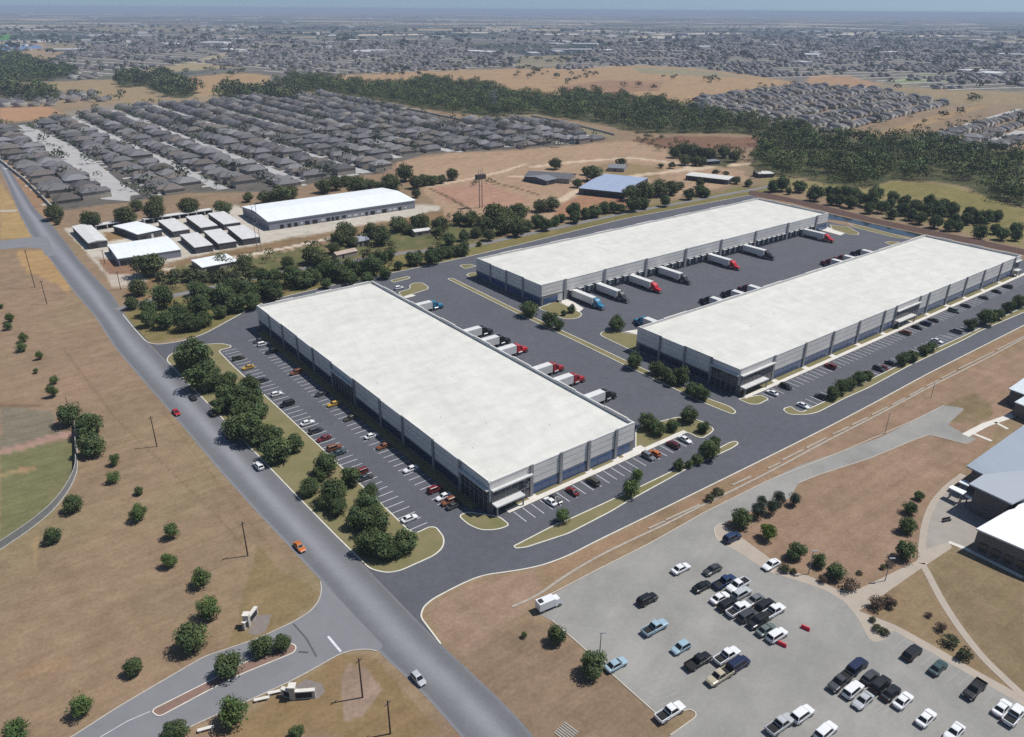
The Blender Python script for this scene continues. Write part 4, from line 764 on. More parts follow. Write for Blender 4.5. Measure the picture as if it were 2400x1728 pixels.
bench(614, 1642, 'pale concrete bench left of the curved stone sign', .3); bench(646, 1626, 'pale concrete bench touching the end of the curved stone sign', .3); bench(483, 1712, 'pale concrete bench under the broad tree at the bottom edge', .35)
root = thing('drop_grate', 'pale slatted concrete drain grate by the main road at the bottom edge', 'grate', (*G(1328, 1716), 0), -.75)
for k in range(7): q = MB(); q.box(-1.5, 1.5, k * .45 - 1.6, k * .45 - 1.35, 0, .12); q.build('slat', mat('weathered_concrete', (.36, .34, .30), .9), root)

# ------------------------------------------------------------------ vehicles
PAINT = {}
CC = dict(white=(.72, .73, .74), black=(.012, .013, .015), dark_grey=(.05, .053, .058), grey=(.16, .17, .18), silver=(.42, .44, .46), navy=(.012, .02, .06), dark_blue=(.02, .04, .10), light_blue=(.30, .42, .50),
          red=(.36, .02, .025), dark_red=(.16, .02, .022), orange=(.50, .14, .03), gold=(.48, .30, .04), tan=(.42, .37, .27), teal=(.04, .075, .08), green_grey=(.12, .15, .14), olive=(.055, .055, .035), brown=(.20, .075, .035), blue=(.03, .20, .34), bright_red=(.50, .02, .03), maroon=(.09, .012, .018))
def paint(c):
    if c not in PAINT: PAINT[c] = mat('paint_' + c, CC[c], .32, tuple(v * .92 for v in CC[c]), .8, spec=.5)
    return PAINT[c]
TYRE = mat('tyre_rubber', (.02, .02, .021), .9); RIM = mat('wheel_rim', (.35, .36, .37), .35, metal=.6); LAMPW = mat('lamp_lens', (.75, .76, .74), .2); LAMPR = mat('tail_lens', (.30, .015, .015), .3); CGL = mat('car_glass', (.010, .012, .015), .15, (.014, .017, .02), spec=.3)
def wheel_m(r, w):
    q = MB(); q.tube((0, -w / 2, 0), (0, w / 2, 0), r, n=14); a = q.mesh('tyre', TYRE)
    q = MB(); q.tube((0, -w / 2 - .01, 0), (0, w / 2 + .01, 0), r * .6, n=10); return a, q.mesh('rim', RIM)
def ring(x, pts): return [(x, y, z) for y, z in pts] + [(x, -y, z) for y, z in reversed(pts)]
SPEC = dict(  # lower body stations (x, z bottom, belt, half width), cabin base/roof extents, heights, wheelbase
    sedan=dict(st=[(-2.38, .45, .78, .76), (-2.25, .3, .92, .86), (-1.6, .22, .99, .91), (-.2, .2, .96, .92), (1.1, .2, .94, .92), (2.05, .26, .80, .87), (2.38, .42, .62, .72)], cab=(-1.85, 1.15, -1.05, .3), zb=.94, zr=1.44, hw=(.85, .64), wx=(-1.4, 1.45), r=.33),
    hatch=dict(st=[(-2.05, .42, .9, .78), (-1.95, .28, 1.0, .86), (-.2, .2, .96, .88), (1.0, .2, .95, .88), (1.85, .26, .82, .84), (2.1, .42, .64, .72)], cab=(-1.98, 1.1, -1.55, .3), zb=.95, zr=1.52, hw=(.83, .66), wx=(-1.3, 1.3), r=.33),
    suv=dict(st=[(-2.42, .5, 1.0, .82), (-2.32, .34, 1.08, .92), (-.2, .27, 1.08, .97), (1.2, .27, 1.08, .97), (2.2, .32, 1.0, .92), (2.45, .48, .8, .8)], cab=(-2.34, 1.25, -2.0, .5), zb=1.06, zr=1.76, hw=(.9, .72), wx=(-1.45, 1.5), r=.39),
    van=dict(st=[(-2.6, .5, 1.05, .86), (-2.5, .34, 1.1, .96), (-.2, .27, 1.1, 1.0), (1.5, .27, 1.08, 1.0), (2.35, .32, .98, .93), (2.6, .48, .8, .8)], cab=(-2.52, 1.75, -2.25, .95), zb=1.06, zr=1.85, hw=(.93, .76), wx=(-1.6, 1.6), r=.38),
    pickup=dict(st=[(-2.95, .55, .78, .88), (-2.85, .42, .8, .96), (-.75, .33, .8, .98), (-.7, .33, 1.15, .98), (1.45, .33, 1.15, .98), (2.6, .36, 1.08, .94), (2.95, .52, .86, .84)], cab=(-.72, 1.5, -.5, .75), zb=1.13, zr=1.88, hw=(.9, .72), wx=(-1.85, 1.8), r=.42))
PROTO = {}
def make_vehicle(kind):
    s = SPEC[kind]; st = s['st']; root = bpy.data.objects.new('car', None); C.objects.link(root)
    q = MB(); q.loft([ring(x, [(.55 * w, z0 - .02), (w * .96, z0 + .1), (w, (z0 + z1) / 2), (w * .93, z1 - .05), (w * .8, z1)]) for x, z0, z1, w in st])
    b0, b1, t0, t1 = s['cab']; zb, zr = s['zb'], s['zr']; h0, h1 = s['hw']
    B = [(b0, -h0, zb - .06), (b1, -h0, zb - .06), (b1, h0, zb - .06), (b0, h0, zb - .06)]; T = [(t0, -h1, zr), (t1, -h1, zr), (t1, h1, zr), (t0, h1, zr)]
    q.hexa(B + T); xm = (t0 + t1) / 2; q.hexa([(t0 + .06, -h1 + .06, zr - .01), (t1 - .06, -h1 + .06, zr - .01), (t1 - .06, h1 - .06, zr - .01), (t0 + .06, h1 - .06, zr - .01), (t0 + .2, -h1 * .8, zr + .045), (t1 - .2, -h1 * .8, zr + .045), (t1 - .2, h1 * .8, zr + .045), (t0 + .2, h1 * .8, zr + .045)])
    if kind == 'pickup':
        q.box(-2.9, -.72, .84, .97, .78, 1.15); q.box(-2.9, -.72, -.97, -.84, .78, 1.15); q.box(-2.93, -2.82, -.84, .84, .78, 1.13)
    for sx in s['wx']:
        for sy in (-1, 1): q.tube((sx, sy * (st[3][3] - .06), s['r']), (sx, sy * (st[3][3] + .012), s['r']), s['r'] + .09, n=12)
    link('body', q.mesh('body', paint('white')), root)
    Lp = lambda a, b, t: tuple(a[i] + (b[i] - a[i]) * t for i in range(3))
    def pane(name, c, out):
        o = Vector(out) * .015; P = lambda a: tuple(Vector(a) + o); a, b, c_, d = c       # a,b bottom; c_,d top
        m = MB(); lo, hi, k = .16, .93, .06
        e = [Lp(Lp(a, d, lo), Lp(b, c_, lo), k), Lp(Lp(a, d, lo), Lp(b, c_, lo), 1 - k), Lp(Lp(a, d, hi), Lp(b, c_, hi), 1 - k), Lp(Lp(a, d, hi), Lp(b, c_, hi), k)]
        m.hexa([tuple(Vector(p) - o * 2) for p in e] + [P(p) for p in e]); link(name, m.mesh(name, CGL), root)
    pane('windscreen', (B[1], B[2], T[2], T[1]), (1, 0, .6)); pane('rear_window', (B[3], B[0], T[0], T[3]), (-1, 0, .5)); pane('side_window', (B[0], B[1], T[1], T[0]), (0, -1, .3)); pane('side_window', (B[2], B[3], T[3], T[2]), (0, 1, .3))
    if kind == 'pickup': q = MB(); q.box(-2.8, -.74, -.83, .83, .79, .84); link('bed_liner', q.mesh('bed_liner', TYRE), root)
    ty, ri = wheel_m(s['r'], .24)
    for sx in s['wx']:
        for sy in (-1, 1):
            w = link('wheel', ty, root); w.location = (sx, sy * (st[3][3] - .08), s['r']); link('rim', ri, w)
    xf, xr = st[-1][0], st[0][0]; wf, wr = st[-1][3], st[0][3]; zf, zt = st[-1][2], st[0][2]
    for sy in (-1, 1):
        q = MB(); y = sy * (wf - .16); q.box(xf - .12, xf + .02, y - .16, y + .16, zf - .17, zf - .03); link('headlight', q.mesh('headlight', LAMPW), root)
        q = MB(); y = sy * (wr - .14); q.box(xr - .02, xr + .1, y - .12, y + .12, zt - .24, zt - .05); link('tail_light', q.mesh('tail_light', LAMPR), root)
    q = MB(); q.box(xf - .1, xf + .015, -.45, .45, zf - .2, zf - .06); link('grille', q.mesh('grille', TYRE), root)
    return root
BODY = {}
def vehicle(kind, colour, loc, rz, label, group, scale=1.0):
    if kind not in PROTO: PROTO[kind] = make_vehicle(kind); o = PROTO[kind]
    else: o = copy_tree(PROTO[kind])
    o.name = {'sedan': 'car', 'hatch': 'hatchback_car', 'suv': 'suv', 'van': 'minivan', 'pickup': 'pickup_truck'}[kind]
    o.location = (loc[0], loc[1], .04); o.rotation_euler = (0, 0, rz); o.scale = (scale,) * 3
    for ch in o.children:
        if ch.name.split('.')[0] == 'body':
            key = (kind, colour)
            if key not in BODY: m = ch.data.copy() if BODY else ch.data; m.materials[0] = paint(colour); BODY[key] = m
            ch.data = BODY[key]
    return tag(o, label, {'pickup': 'pickup truck', 'van': 'minivan', 'suv': 'suv'}.get(kind, 'car'), group)
NM = {'sedan': 'sedan', 'hatch': 'hatchback', 'suv': 'SUV', 'van': 'minivan', 'pickup': 'pickup'}
ORD = ['first', 'second', 'third', 'fourth', 'fifth', 'sixth', 'seventh', 'eighth', 'ninth', 'tenth', 'eleventh', 'twelfth', 'thirteenth', 'fourteenth', 'fifteenth', 'sixteenth', 'seventeenth', 'eighteenth', 'nineteenth', 'twentieth', 'twenty-first', 'twenty-second', 'twenty-third', 'twenty-fourth', 'twenty-fifth', 'twenty-sixth', 'twenty-seventh', 'twenty-eighth', 'twenty-ninth', 'thirtieth', 'thirty-first', 'thirty-second', 'thirty-third', 'thirty-fourth', 'thirty-fifth', 'thirty-sixth', 'thirty-seventh', 'thirty-eighth', 'thirty-ninth', 'fortieth']
def cname(c): return c.replace('_', ' ')
def row(b, items, axis, fixed, head, text, group):
    for i, (x, y, kind, colr) in enumerate(items):
        u, v = UV(b, G(x, y, .75)); p = S(b, fixed, v) if axis == 'v' else S(b, u, fixed)
        vehicle(kind, colr, p, head + (math.pi if i % 3 == 1 else 0), '%s %s, %s car %s' % (cname(colr), NM[kind], ORD[i], text), group, .87)
row('front', [(557, 839, 'suv', 'olive'), (585, 859, 'sedan', 'gold'), (609, 892, 'suv', 'dark_grey'), (646, 923, 'hatch', 'white'), (670, 947, 'van', 'black'), (719, 990, 'sedan', 'white'), (737, 1009, 'suv', 'dark_grey'), (757, 1027, 'sedan', 'dark_red'), (781, 1049, 'suv', 'brown'), (790, 1061, 'sedan', 'teal'), (850, 1104, 'suv', 'dark_red'), (859, 1117, 'sedan', 'dark_grey'), (961, 1213, 'sedan', 'white')], 'v', -41.0, YAW, 'down the outer row of the long left car park', 'cars in the outer row of the left car park')
row('front', [(604, 798, 'sedan', 'dark_grey'), (613, 807, 'suv', 'white'), (634, 824, 'suv', 'black'), (694, 872, 'suv', 'brown'), (751, 923, 'sedan', 'dark_grey'), (780, 946, 'sedan', 'gold'), (822, 978, 'sedan', 'olive'), (872, 1020, 'sedan', 'white'), (899, 1044, 'sedan', 'brown'), (965, 1097, 'sedan', 'white'), (1022, 1145, 'suv', 'dark_red'), (1041, 1162, 'sedan', 'white'), (1052, 1174, 'suv', 'brown'), (1062, 1184, 'sedan', 'dark_grey')], 'v', -29.7, YAW + math.pi, 'down the inner row along the shaded wall', 'cars in the row along the shaded warehouse wall')
row('front', [(1290, 1174, 'sedan', 'white'), (1303, 1168, 'sedan', 'dark_grey'), (1340, 1149, 'sedan', 'dark_red'), (1390, 1128, 'suv', 'olive'), (1517, 1067, 'suv', 'grey'), (1533, 1060, 'hatch', 'orange'), (1578, 1042, 'suv', 'maroon'), (1606, 1029, 'sedan', 'white')], 'u', -79.5, YAW + math.pi / 2, 'from the left before the front warehouse\'s blue windows', 'cars in front of the nearest warehouse')
row('right', [(1811, 920, 'sedan', 'white'), (1841, 905, 'suv', 'black'), (1947, 858, 'suv', 'dark_red'), (2125, 780, 'suv', 'brown'), (2156, 768, 'sedan', 'black'), (2174, 759, 'suv', 'dark_blue'), (2195, 751, 'sedan', 'dark_grey'), (2240, 729, 'van', 'green_grey'), (2269, 717, 'sedan', 'black'), (2312, 698, 'sedan', 'dark_grey'), (2343, 684, 'sedan', 'black'), (2370, 673, 'suv', 'dark_grey')], 'u', -28.3, YAW + math.pi / 2, 'from the left beside the right warehouse\'s footway', 'cars beside the right warehouse')
row('right', [(1877, 947, 'sedan', 'white'), (1922, 927, 'suv', 'dark_grey'), (2043, 877, 'sedan', 'maroon'), (2062, 864, 'suv', 'dark_grey'), (2072, 861, 'sedan', 'dark_red'), (2107, 857, 'sedan', 'black'), (2193, 797, 'sedan', 'white'), (2250, 778, 'van', 'grey')], 'u', -39.3, YAW - math.pi / 2, 'from the left along the long tree lined island', 'cars along the tree lined island')
_u, _v = UV('front', G(935, 674)); vehicle('hatch', 'white', G(935, 674, .8), YAW, 'white hatchback in the bay by the grass island behind the front warehouse', None)
RA = lambda a, b: ang(G(*a), G(*b))[0]
for x, y, k, c_, flip, lab in ((452, 931, 'sedan', 'black', 1, 'black sedan furthest up the main road'), (413, 966, 'sedan', 'red', 0, 'red sedan in the far lane of the main road'), (499, 968, 'suv', 'black', 1, 'black SUV close to the kerb by the round oaks on the main road'), (532, 1017, 'sedan', 'dark_grey', 1, 'dark grey sedan in the shade of the oaks on the main road'), (606, 1092, 'suv', 'white', 1, 'white SUV hugging the island kerb on the main road'), (702, 1281, 'sedan', 'orange', 0, 'orange sedan on the main road above the park drive'), (980, 1590, 'hatch', 'silver', 0, 'silver hatchback on the main road nearest the bottom edge')):
    d = RA((300, 760), (1100, 1600)); vehicle(k, c_, G(x, y, .6), d + (math.pi if flip else 0), lab, 'cars on the main road', .86)
LOT = [(1596, 1331, 'sedan', 'white', 'white sedan alone at the upper left of the concrete car park'), (1670, 1334, 'sedan', 'dark_grey', 'dark grey sedan behind the cluster, highest of the dark cars'), (1646, 1373, 'sedan', 'black', 'small black sedan left of the parked cluster'), (1517, 1404, 'suv', 'black', 'black SUV alone left of centre on the concrete car park'), (1535, 1470, 'pickup', 'light_blue', 'pale blue pickup alone left of centre'),
 (1596, 1516, 'hatch', 'light_blue', 'pale hatchback alone below the pale blue pickup'), (1637, 1549, 'pickup', 'black', 'black pickup left of the white pickup in the lower middle'), (1704, 1536, 'pickup', 'white', 'white pickup beside the navy minivan'), (1730, 1556, 'van', 'navy', 'navy minivan touching the tan pickup'), (1687, 1584, 'pickup', 'tan', 'tan open pickup nose to tail with the navy minivan'), (1444, 1556, 'sedan', 'light_blue', 'pale blue sedan at the car park edge beside the big round tree'), (1571, 1668, 'pickup', 'white', 'white pickup beside the grass tip at the bottom'),
 (1699, 1363, 'pickup', 'dark_blue', 'dark blue pickup at the top of the cluster'), (1730, 1371, 'pickup', 'white', 'white pickup at the top right of the cluster'), (1688, 1400, 'sedan', 'white', 'white sedan at the left tip of the cluster'), (1738, 1390, 'suv', 'silver', 'silver roofed SUV below the top white pickup of the cluster'), (1706, 1416, 'suv', 'black', 'black SUV between the two white vehicles in the cluster'), (1768, 1405, 'sedan', 'grey', 'grey sedan at the right of the cluster'), (1731, 1427, 'pickup', 'white', 'white pickup with dark bed in the middle of the cluster'), (1793, 1418, 'suv', 'black', 'black SUV at the right tip of the cluster'),
 (1752, 1442, 'suv', 'dark_grey', 'dark grey SUV in the lower row of the cluster'), (1776, 1456, 'suv', 'black', 'black SUV in the lower row of the cluster'), (1813, 1432, 'pickup', 'white', 'white pickup at the right end of the cluster'), (1796, 1474, 'sedan', 'green_grey', 'greenish grey sedan next to the last white SUV of the cluster'), (1821, 1488, 'suv', 'white', 'white SUV with dark sunroof ending the cluster by the red barriers'),
 (1808, 1322, 'sedan', 'white', 'white sedan half behind shrubs at the tan path kerb'), (1716, 1259, 'suv', 'dark_blue', 'dark blue SUV under the tree at the rounded kerb corner'), (2138, 1529, 'suv', 'black', 'black SUV by the tan path, first below the shrub bed'), (2199, 1563, 'sedan', 'teal', 'dark teal sedan by the tan path'), (2284, 1615, 'pickup', 'black', 'black pickup along the tan path kerb'), (2349, 1657, 'sedan', 'white', 'white sedan at the right edge along the tan path'), (2378, 1675, 'pickup', 'white', 'white pickup at the right edge, half cut off'),
 (2009, 1561, 'van', 'navy', 'navy minivan at the head of the lower cluster'), (1969, 1597, 'pickup', 'dark_grey', 'dark grey pickup with silver roof behind the navy minivan'), (2040, 1585, 'hatch', 'dark_grey', 'dark grey hatchback beside the navy minivan'), (1999, 1616, 'suv', 'white', 'white SUV below the dark grey pickup'), (2064, 1603, 'suv', 'black', 'black SUV in the middle of the lower cluster'), (2023, 1640, 'sedan', 'silver', 'silver sedan at the lower end of the lower cluster'), (2088, 1622, 'sedan', 'black', 'black sedan second from the right in the lower cluster'), (2117, 1640, 'sedan', 'white', 'white sedan at the right end of the lower cluster'),
 (2171, 1681, 'sedan', 'white', 'white sedan alone in the lower right of the car park'), (2237, 1714, 'sedan', 'white', 'white sedan cut by the bottom edge'), (1880, 1673, 'suv', 'white', 'white SUV ahead of the white pickup near the bottom'), (1829, 1697, 'pickup', 'silver', 'silver pickup with dark bed at the bottom edge'), (1935, 1713, 'suv', 'white', 'white SUV at the bottom edge right of the silver pickup')]
for i, (x, y, k, c_, lab) in enumerate(LOT):
    a = math.radians(34 if x < 1900 else 37) + (math.pi if i % 4 == 1 else 0)
    vehicle(k, c_, G(x, y, .8), a, lab, 'cars in the concrete car park')
# boxy white utility truck at the car park corner
root = thing('box_truck', 'boxy white truck with dark cab windows at the car park corner by the drain', 'truck', (*G(1287, 1424), 0), math.radians(30)); root.scale = (.82, .82, .82)
q = MB(); q.box(-3.4, 1.2, -1.15, 1.15, .9, 3.1); q.build('cargo_box', paint('white'), root); q = MB(); q.hexa([(1.35, -1.05, .5), (3.6, -1.0, .5), (3.6, 1.0, .5), (1.35, 1.05, .5), (1.35, -1.0, 2.5), (2.6, -.9, 2.5), (2.6, .9, 2.5), (1.35, 1.0, 2.5)]); q.build('cab', paint('white'), root)
q = MB(); q.hexa([(3.2, -.85, 1.45), (3.24, -.85, 1.4), (3.24, .85, 1.4), (3.2, .85, 1.45), (2.68, -.8, 2.38), (2.72, -.8, 2.35), (2.72, .8, 2.35), (2.68, .8, 2.38)]); q.build('windscreen', CGL, root)
q = MB(); q.box(-3.4, 3.2, -.5, .5, .55, .9); q.build('chassis', TYRE, root); ty, ri = wheel_m(.48, .32)
for sx in (-2.2, 2.4):
    for sy in (-1, 1): w = link('wheel', ty, root); w.location = (sx, sy * .95, .48); link('rim', ri, w)
q = MB(); q.box(-3.0, -2.0, -.6, .6, 3.1, 3.35); q.build('roof_unit', DOORD, root)
for x, y, lab in ((1887, 1475, 'red barrier lying alone on the concrete car park'), (1832, 1513, 'red barrier lying beside the last white SUV of the cluster')):
    root = thing('barrier', lab, 'barrier', (*G(x, y), .03), math.radians(-38), 'red plastic barriers'); q = MB(); q.hexa([(-.9, -.3, 0), (.9, -.3, 0), (.9, .3, 0), (-.9, .3, 0), (-.8, -.14, .75), (.8, -.14, .75), (.8, .14, .75), (-.8, .14, .75)]); q.build('shell', mat('red_plastic', (.62, .03, .06), .5), root)
# articulated lorries
TRW = mat('trailer_white', (.66, .66, .65), .5, (.58, .58, .57), .4)
TRUCKM = {}
def lorry_part(root, colr):
    P = paint(colr)
    if 'm' not in TRUCKM:
        q = MB(); q.box(0, 12.5, -1.27, 1.27, 1.15, 3.95); q.box(-.03, .0, -1.2, 1.2, 1.2, 3.9); TRUCKM['trailer'] = q.mesh('trailer', TRW)
        q = MB(); q.box(.4, 12.2, -.5, .5, .75, 1.15); q.box(3.2, 9.2, -1.2, -1.1, .45, 1.1); q.box(3.2, 9.2, 1.1, 1.2, .45, 1.1); q.box(10.3, 10.6, -.9, -.6, .1, 1.15); q.box(10.3, 10.6, .6, .9, .1, 1.15); TRUCKM['trailer_frame'] = q.mesh('trailer_frame', TYRE)
        q = MB()
        q.loft([[(x, -w, z0), (x, w, z0), (x, w, z1), (x, w * .82, z1 + .12), (x, -w * .82, z1 + .12), (x, -w, z1)] for x, w, z0, z1 in ((13.0, 1.2, .9, 3.75), (13.9, 1.2, .9, 3.7), (15.0, 1.15, .9, 3.0), (15.6, 1.05, .75, 2.15), (15.65, 1.0, .75, 1.95), (17.4, .85, .65, 1.72), (17.9, .75, .7, 1.5))]); TRUCKM['cab'] = q.mesh('cab', P)
        q = MB(); q.hexa([(15.62, -.92, 2.12), (15.66, -.92, 2.08), (15.66, .92, 2.08), (15.62, .92, 2.12), (15.06, -1.0, 2.95), (15.1, -1.0, 2.93), (15.1, 1.0, 2.93), (15.06, 1.0, 2.95)]); TRUCKM['windscreen'] = q.mesh('windscreen', CGL)
        for sy, nm in ((-1, 'sa'), (1, 'sb')): q = MB(); q.box(14.2, 15.1, sy * 1.16 - .03, sy * 1.16 + .03, 2.05, 2.75); TRUCKM[nm] = q.mesh('side_window', CGL)
        q = MB(); q.box(12.0, 17.6, -.45, .45, .6, .95); TRUCKM['chassis'] = q.mesh('chassis', TYRE)
        q = MB(); q.box(17.75, 18.15, -1.1, 1.1, .4, .85); TRUCKM['bumper'] = q.mesh('bumper', RIM)
        q = MB(); q.box(17.86, 17.95, -.55, .55, .85, 1.5); TRUCKM['grille'] = q.mesh('grille', RIM)
        for sy, nm in ((-1, 'ta'), (1, 'tb')): q = MB(); q.tube((13.4, sy * 1.12, .95), (15.0, sy * 1.12, .95), .34, n=10); TRUCKM[nm] = q.mesh('fuel_tank', RIM)
        for sy, nm in ((-1, 'xa'), (1, 'xb')): q = MB(); q.tube((12.85, sy * .95, 1.0), (12.85, sy * .95, 4.1), .09, n=8); TRUCKM[nm] = q.mesh('exhaust', RIM)
        TRUCKM['w'] = wheel_m(.52, .5); TRUCKM['m'] = 1
    for nm in ('trailer', 'trailer_frame', 'windscreen', 'sa', 'sb', 'chassis', 'bumper', 'grille', 'ta', 'tb', 'xa', 'xb'): link(TRUCKM[nm].name.split('.')[0], TRUCKM[nm], root)
    k = 'cab' + colr
    if k not in TRUCKM: m = TRUCKM['cab'].copy(); m.materials[0] = P; TRUCKM[k] = m
    link('cab', TRUCKM[k], root)
    for sx in (1.4, 2.7, 12.3, 13.6, 16.9):
        for sy in (-1, 1): w = link('wheel', TRUCKM['w'][0], root); w.location = (sx, sy * .98, .52); link('rim', TRUCKM['w'][1], w)
def lorry(b, u, v, dirn, colr, label, group):
    rz = YAW + {'-v': -math.pi / 2, '+v': math.pi / 2, '+u': 0}[dirn]; p = S(b, u, v)
    root = thing('semi_truck', label, 'truck', (p[0], p[1], .035), rz, group); lorry_part(root, colr)
for i, (x, y, cl) in enumerate([(1414, 728, 'blue'), (1471, 711, 'dark_grey'), (1546, 688, 'bright_red'), (1613, 667, 'dark_grey'), (1726, 633, 'bright_red'), (1809, 610, 'black'), (1947, 569, 'bright_red')]):
    u = UV('rear', G(x, y))[0]; lorry('rear', u, -23.1 - .9, '-v', cl, '%s cab and white trailer, %s truck from the left at the rear warehouse docks' % (cname(cl), ORD[i]), 'trucks at the rear warehouse docks')
for i, (x, y, cl) in enumerate([(1044, 711, 'blue'), (1161, 770, 'black'), (1198, 792, 'black'), (1241, 812, 'bright_red'), (1323, 856, 'red'), (1369, 882, 'red'), (1443, 920, 'black')]):
    v = UV('front', G(x, y, 1.5))[1]; lorry('front', 24.35 + .9, v, '+u', cl, '%s cab and white trailer, %s truck down the far side of the front warehouse' % (cname(cl), ORD[i]), 'trucks behind the front warehouse')
for i, (x, y, cl) in enumerate([(1497, 755, 'blue'), (1647, 705, 'black'), (1700, 690, 'black'), (1732, 676, 'maroon'), (1926, 615, 'dark_red'), (1951, 605, 'dark_red'), (2000, 594, 'black')]):
    u = UV('right', G(x, y, 1))[0]; lorry('right', u, 22.15 + .9, '+v', cl, '%s cab facing the yard, %s truck from the left behind the right warehouse' % (cname(cl), ORD[i]), 'trucks behind the right warehouse')

# ------------------------------------------------------------------ trees
LEAF = mat('foliage', (1, 1, 1), .85, (.72, .74, .66), .5, attr='Col', rnd=.16, spec=.15); BARK = mat('bark', (.09, .07, .055), .95, (.06, .048, .04), 3)
def crown_quads(rng, nclump, per, size, flat=.85, loose=.0, cz=1.15, spread=.62, cr=(.30, .46), base=(.062, .082, .036)):
    """many small leaf sprays set on the shells of clumps scattered through a crown of radius 1"""
    Vv = []; Cc = []
    for k in range(nclump):
        d = rng.normal(size=3); d /= np.linalg.norm(d); d[2] = d[2] * (1 if d[2] > 0 else .95); rr = spread * rng.uniform(.55, 1.12)
        c = d * rr * np.array([1, 1, flat]); r = rng.uniform(*cr); tone = rng.uniform(.72, 1.25); hue = rng.uniform(-.10, .12)
        n = rng.normal(size=(per, 3)); n /= np.linalg.norm(n, axis=1)[:, None]; n[:, 2] = np.abs(n[:, 2]) * np.where(rng.random(per) < .68, 1, -1)
        p = c + n * r * rng.uniform(.78, 1.12 + loose, (per, 1)) * np.array([1, 1, flat]); p[:, 2] = np.maximum(p[:, 2] + cz, .1 + .22 * rng.random(per))
        nn = n + rng.normal(size=(per, 3)) * .42 + np.array([0, 0, .2]); nn /= np.linalg.norm(nn, axis=1)[:, None]
        a = np.cross(nn, rng.normal(size=(per, 3))); a /= np.linalg.norm(a, axis=1)[:, None]; b = np.cross(nn, a)
        s = (size * rng.uniform(.6, 1.35, per))[:, None]; e = rng.uniform(.55, 1.0, (per, 1))
        q = np.stack([p - a * s, p - b * s * e * .8, p + a * s, p + b * s * e], 1); Vv.append(q.reshape(-1, 3))
        t = tone * rng.uniform(.78, 1.24, per); cc = np.stack([t * base[0] * (1 + hue + rng.uniform(-.08, .08, per)), t * base[1], t * base[2] * (1 - hue)], 1); Cc.append(cc)
    v = np.concatenate(Vv); return v, np.arange(len(v)).reshape(-1, 4), np.concatenate(Cc)
def trunk_mesh(rng, top=.95, r=.075, lean=.05):
    q = MB(); q.tube((0, 0, 0), (lean, 0, .55), r, r * .75, 7); q.tube((lean, 0, .55), (lean * 1.4, lean, top + .25), r * .75, r * .3, 6)
    for k in range(5):
        a = rng.uniform(0, 6.28); z = rng.uniform(.45, .9); q.tube((lean, 0, z), (math.cos(a) * rng.uniform(.4, .62), math.sin(a) * rng.uniform(.4, .62), z + rng.uniform(.25, .6)), r * .42, r * .14, 5)
    return q.mesh('trunk', BARK)
TK = {}
def tree_kind(key, n, **kw):
    TK[key] = []
    for i in range(n):
        rng = np.random.default_rng(sum(map(ord, key)) * 100 + i); v, f, c = crown_quads(rng, **kw)
        o = big_mesh('crown', v, f, LEAF, c); me = o.data; bpy.data.objects.remove(o); TK[key].append((me, trunk_mesh(rng, r=.05 if key == 'young' else .075)))
tree_kind('oak', 7, nclump=46, per=85, size=.064, cz=.86, flat=.92, spread=.66, cr=(.24, .42), base=(.084, .118, .050))
tree_kind('young', 6, nclump=30, per=80, size=.066, flat=1.08, loose=.3, cz=.95, spread=.64, cr=(.2, .38), base=(.092, .140, .046))
tree_kind('wild', 6, nclump=40, per=85, size=.066, flat=.8, loose=.15, cz=.78, spread=.68, cr=(.24, .44), base=(.096, .116, .052))
tree_kind('juniper', 3, nclump=30, per=100, size=.058, flat=1.2, cz=1.1, spread=.56, cr=(.3, .46), base=(.060, .082, .058))
tree_kind('lime', 2, nclump=34, per=100, size=.06, cz=1.0, cr=(.28, .44), base=(.105, .155, .028))
tree_kind('dry', 2, nclump=12, per=70, size=.075, flat=.6, cz=.7, loose=.3, spread=.6, cr=(.25, .4), base=(.13, .095, .075))
tree_kind('bush', 3, nclump=12, per=70, size=.09, flat=.62, cz=.6, spread=.6, cr=(.3, .5), base=(.085, .095, .052))
NT = 0
def tree(p, r, kind, label, group, name=None):
    global NT
    NT += 1; me, tr = random.choice(TK[kind]); n = name or {'bush': 'bush', 'dry': 'dry_shrub', 'juniper': 'juniper_tree', 'oak': 'oak_tree'}.get(kind, 'tree')
    root = thing(n, label, 'shrub' if kind in ('bush', 'dry') else 'tree', (p[0], p[1], 0), random.uniform(0, 6.28), group); root.scale = (r * random.uniform(.93, 1.07), r * random.uniform(.93, 1.07), r * random.uniform(.9, 1.1))
    link('crown', me, root)
    if kind not in ('bush',): link('trunk', tr, root)
    return root
def tree_px(cx, cy, w, kind):
    """crown centre and width in the photo -> ground point and crown radius"""
    p = G(cx, cy); r = 3
    for _ in range(4):
        dep = p[1] * math.cos(PITCH) + (CAM_H) * math.sin(PITCH); r = w / 2 * 1.1 * dep / FPX; cz = {'bush': .6, 'dry': .7, 'wild': .78, 'oak': .86, 'juniper': 1.1}.get(kind, 1.0); p = G(cx, cy, cz * r)
    return p, r
def grove(view, items, kind, text, group, jitter=0, scale=1.0):
    ox, oy, k = view; it = [(ox + q[0] / k, oy + q[1] / k, q[2] / k * scale) + tuple(q[3:]) for q in items]
    for i, q in enumerate(it):
        kd = q[3] if len(q) > 3 else kind; p, r = tree_px(q[0], q[1], q[2], kd)
        sz = 'small' if q[2] < 32 else ('large' if q[2] > 62 else 'mid-sized')
        word = {'oak': 'round oak', 'young': 'young tree', 'wild': 'bushy wild tree', 'juniper': 'dark juniper', 'lime': 'bright lime green tree', 'dry': 'dry brownish shrub', 'bush': 'low bush'}[kd]
        lab = q[4] if len(q) > 4 else '%s %s, %s %s' % (sz, word, ORD[min(i, 39)], text)
        tree(p, r, kd, lab, group)
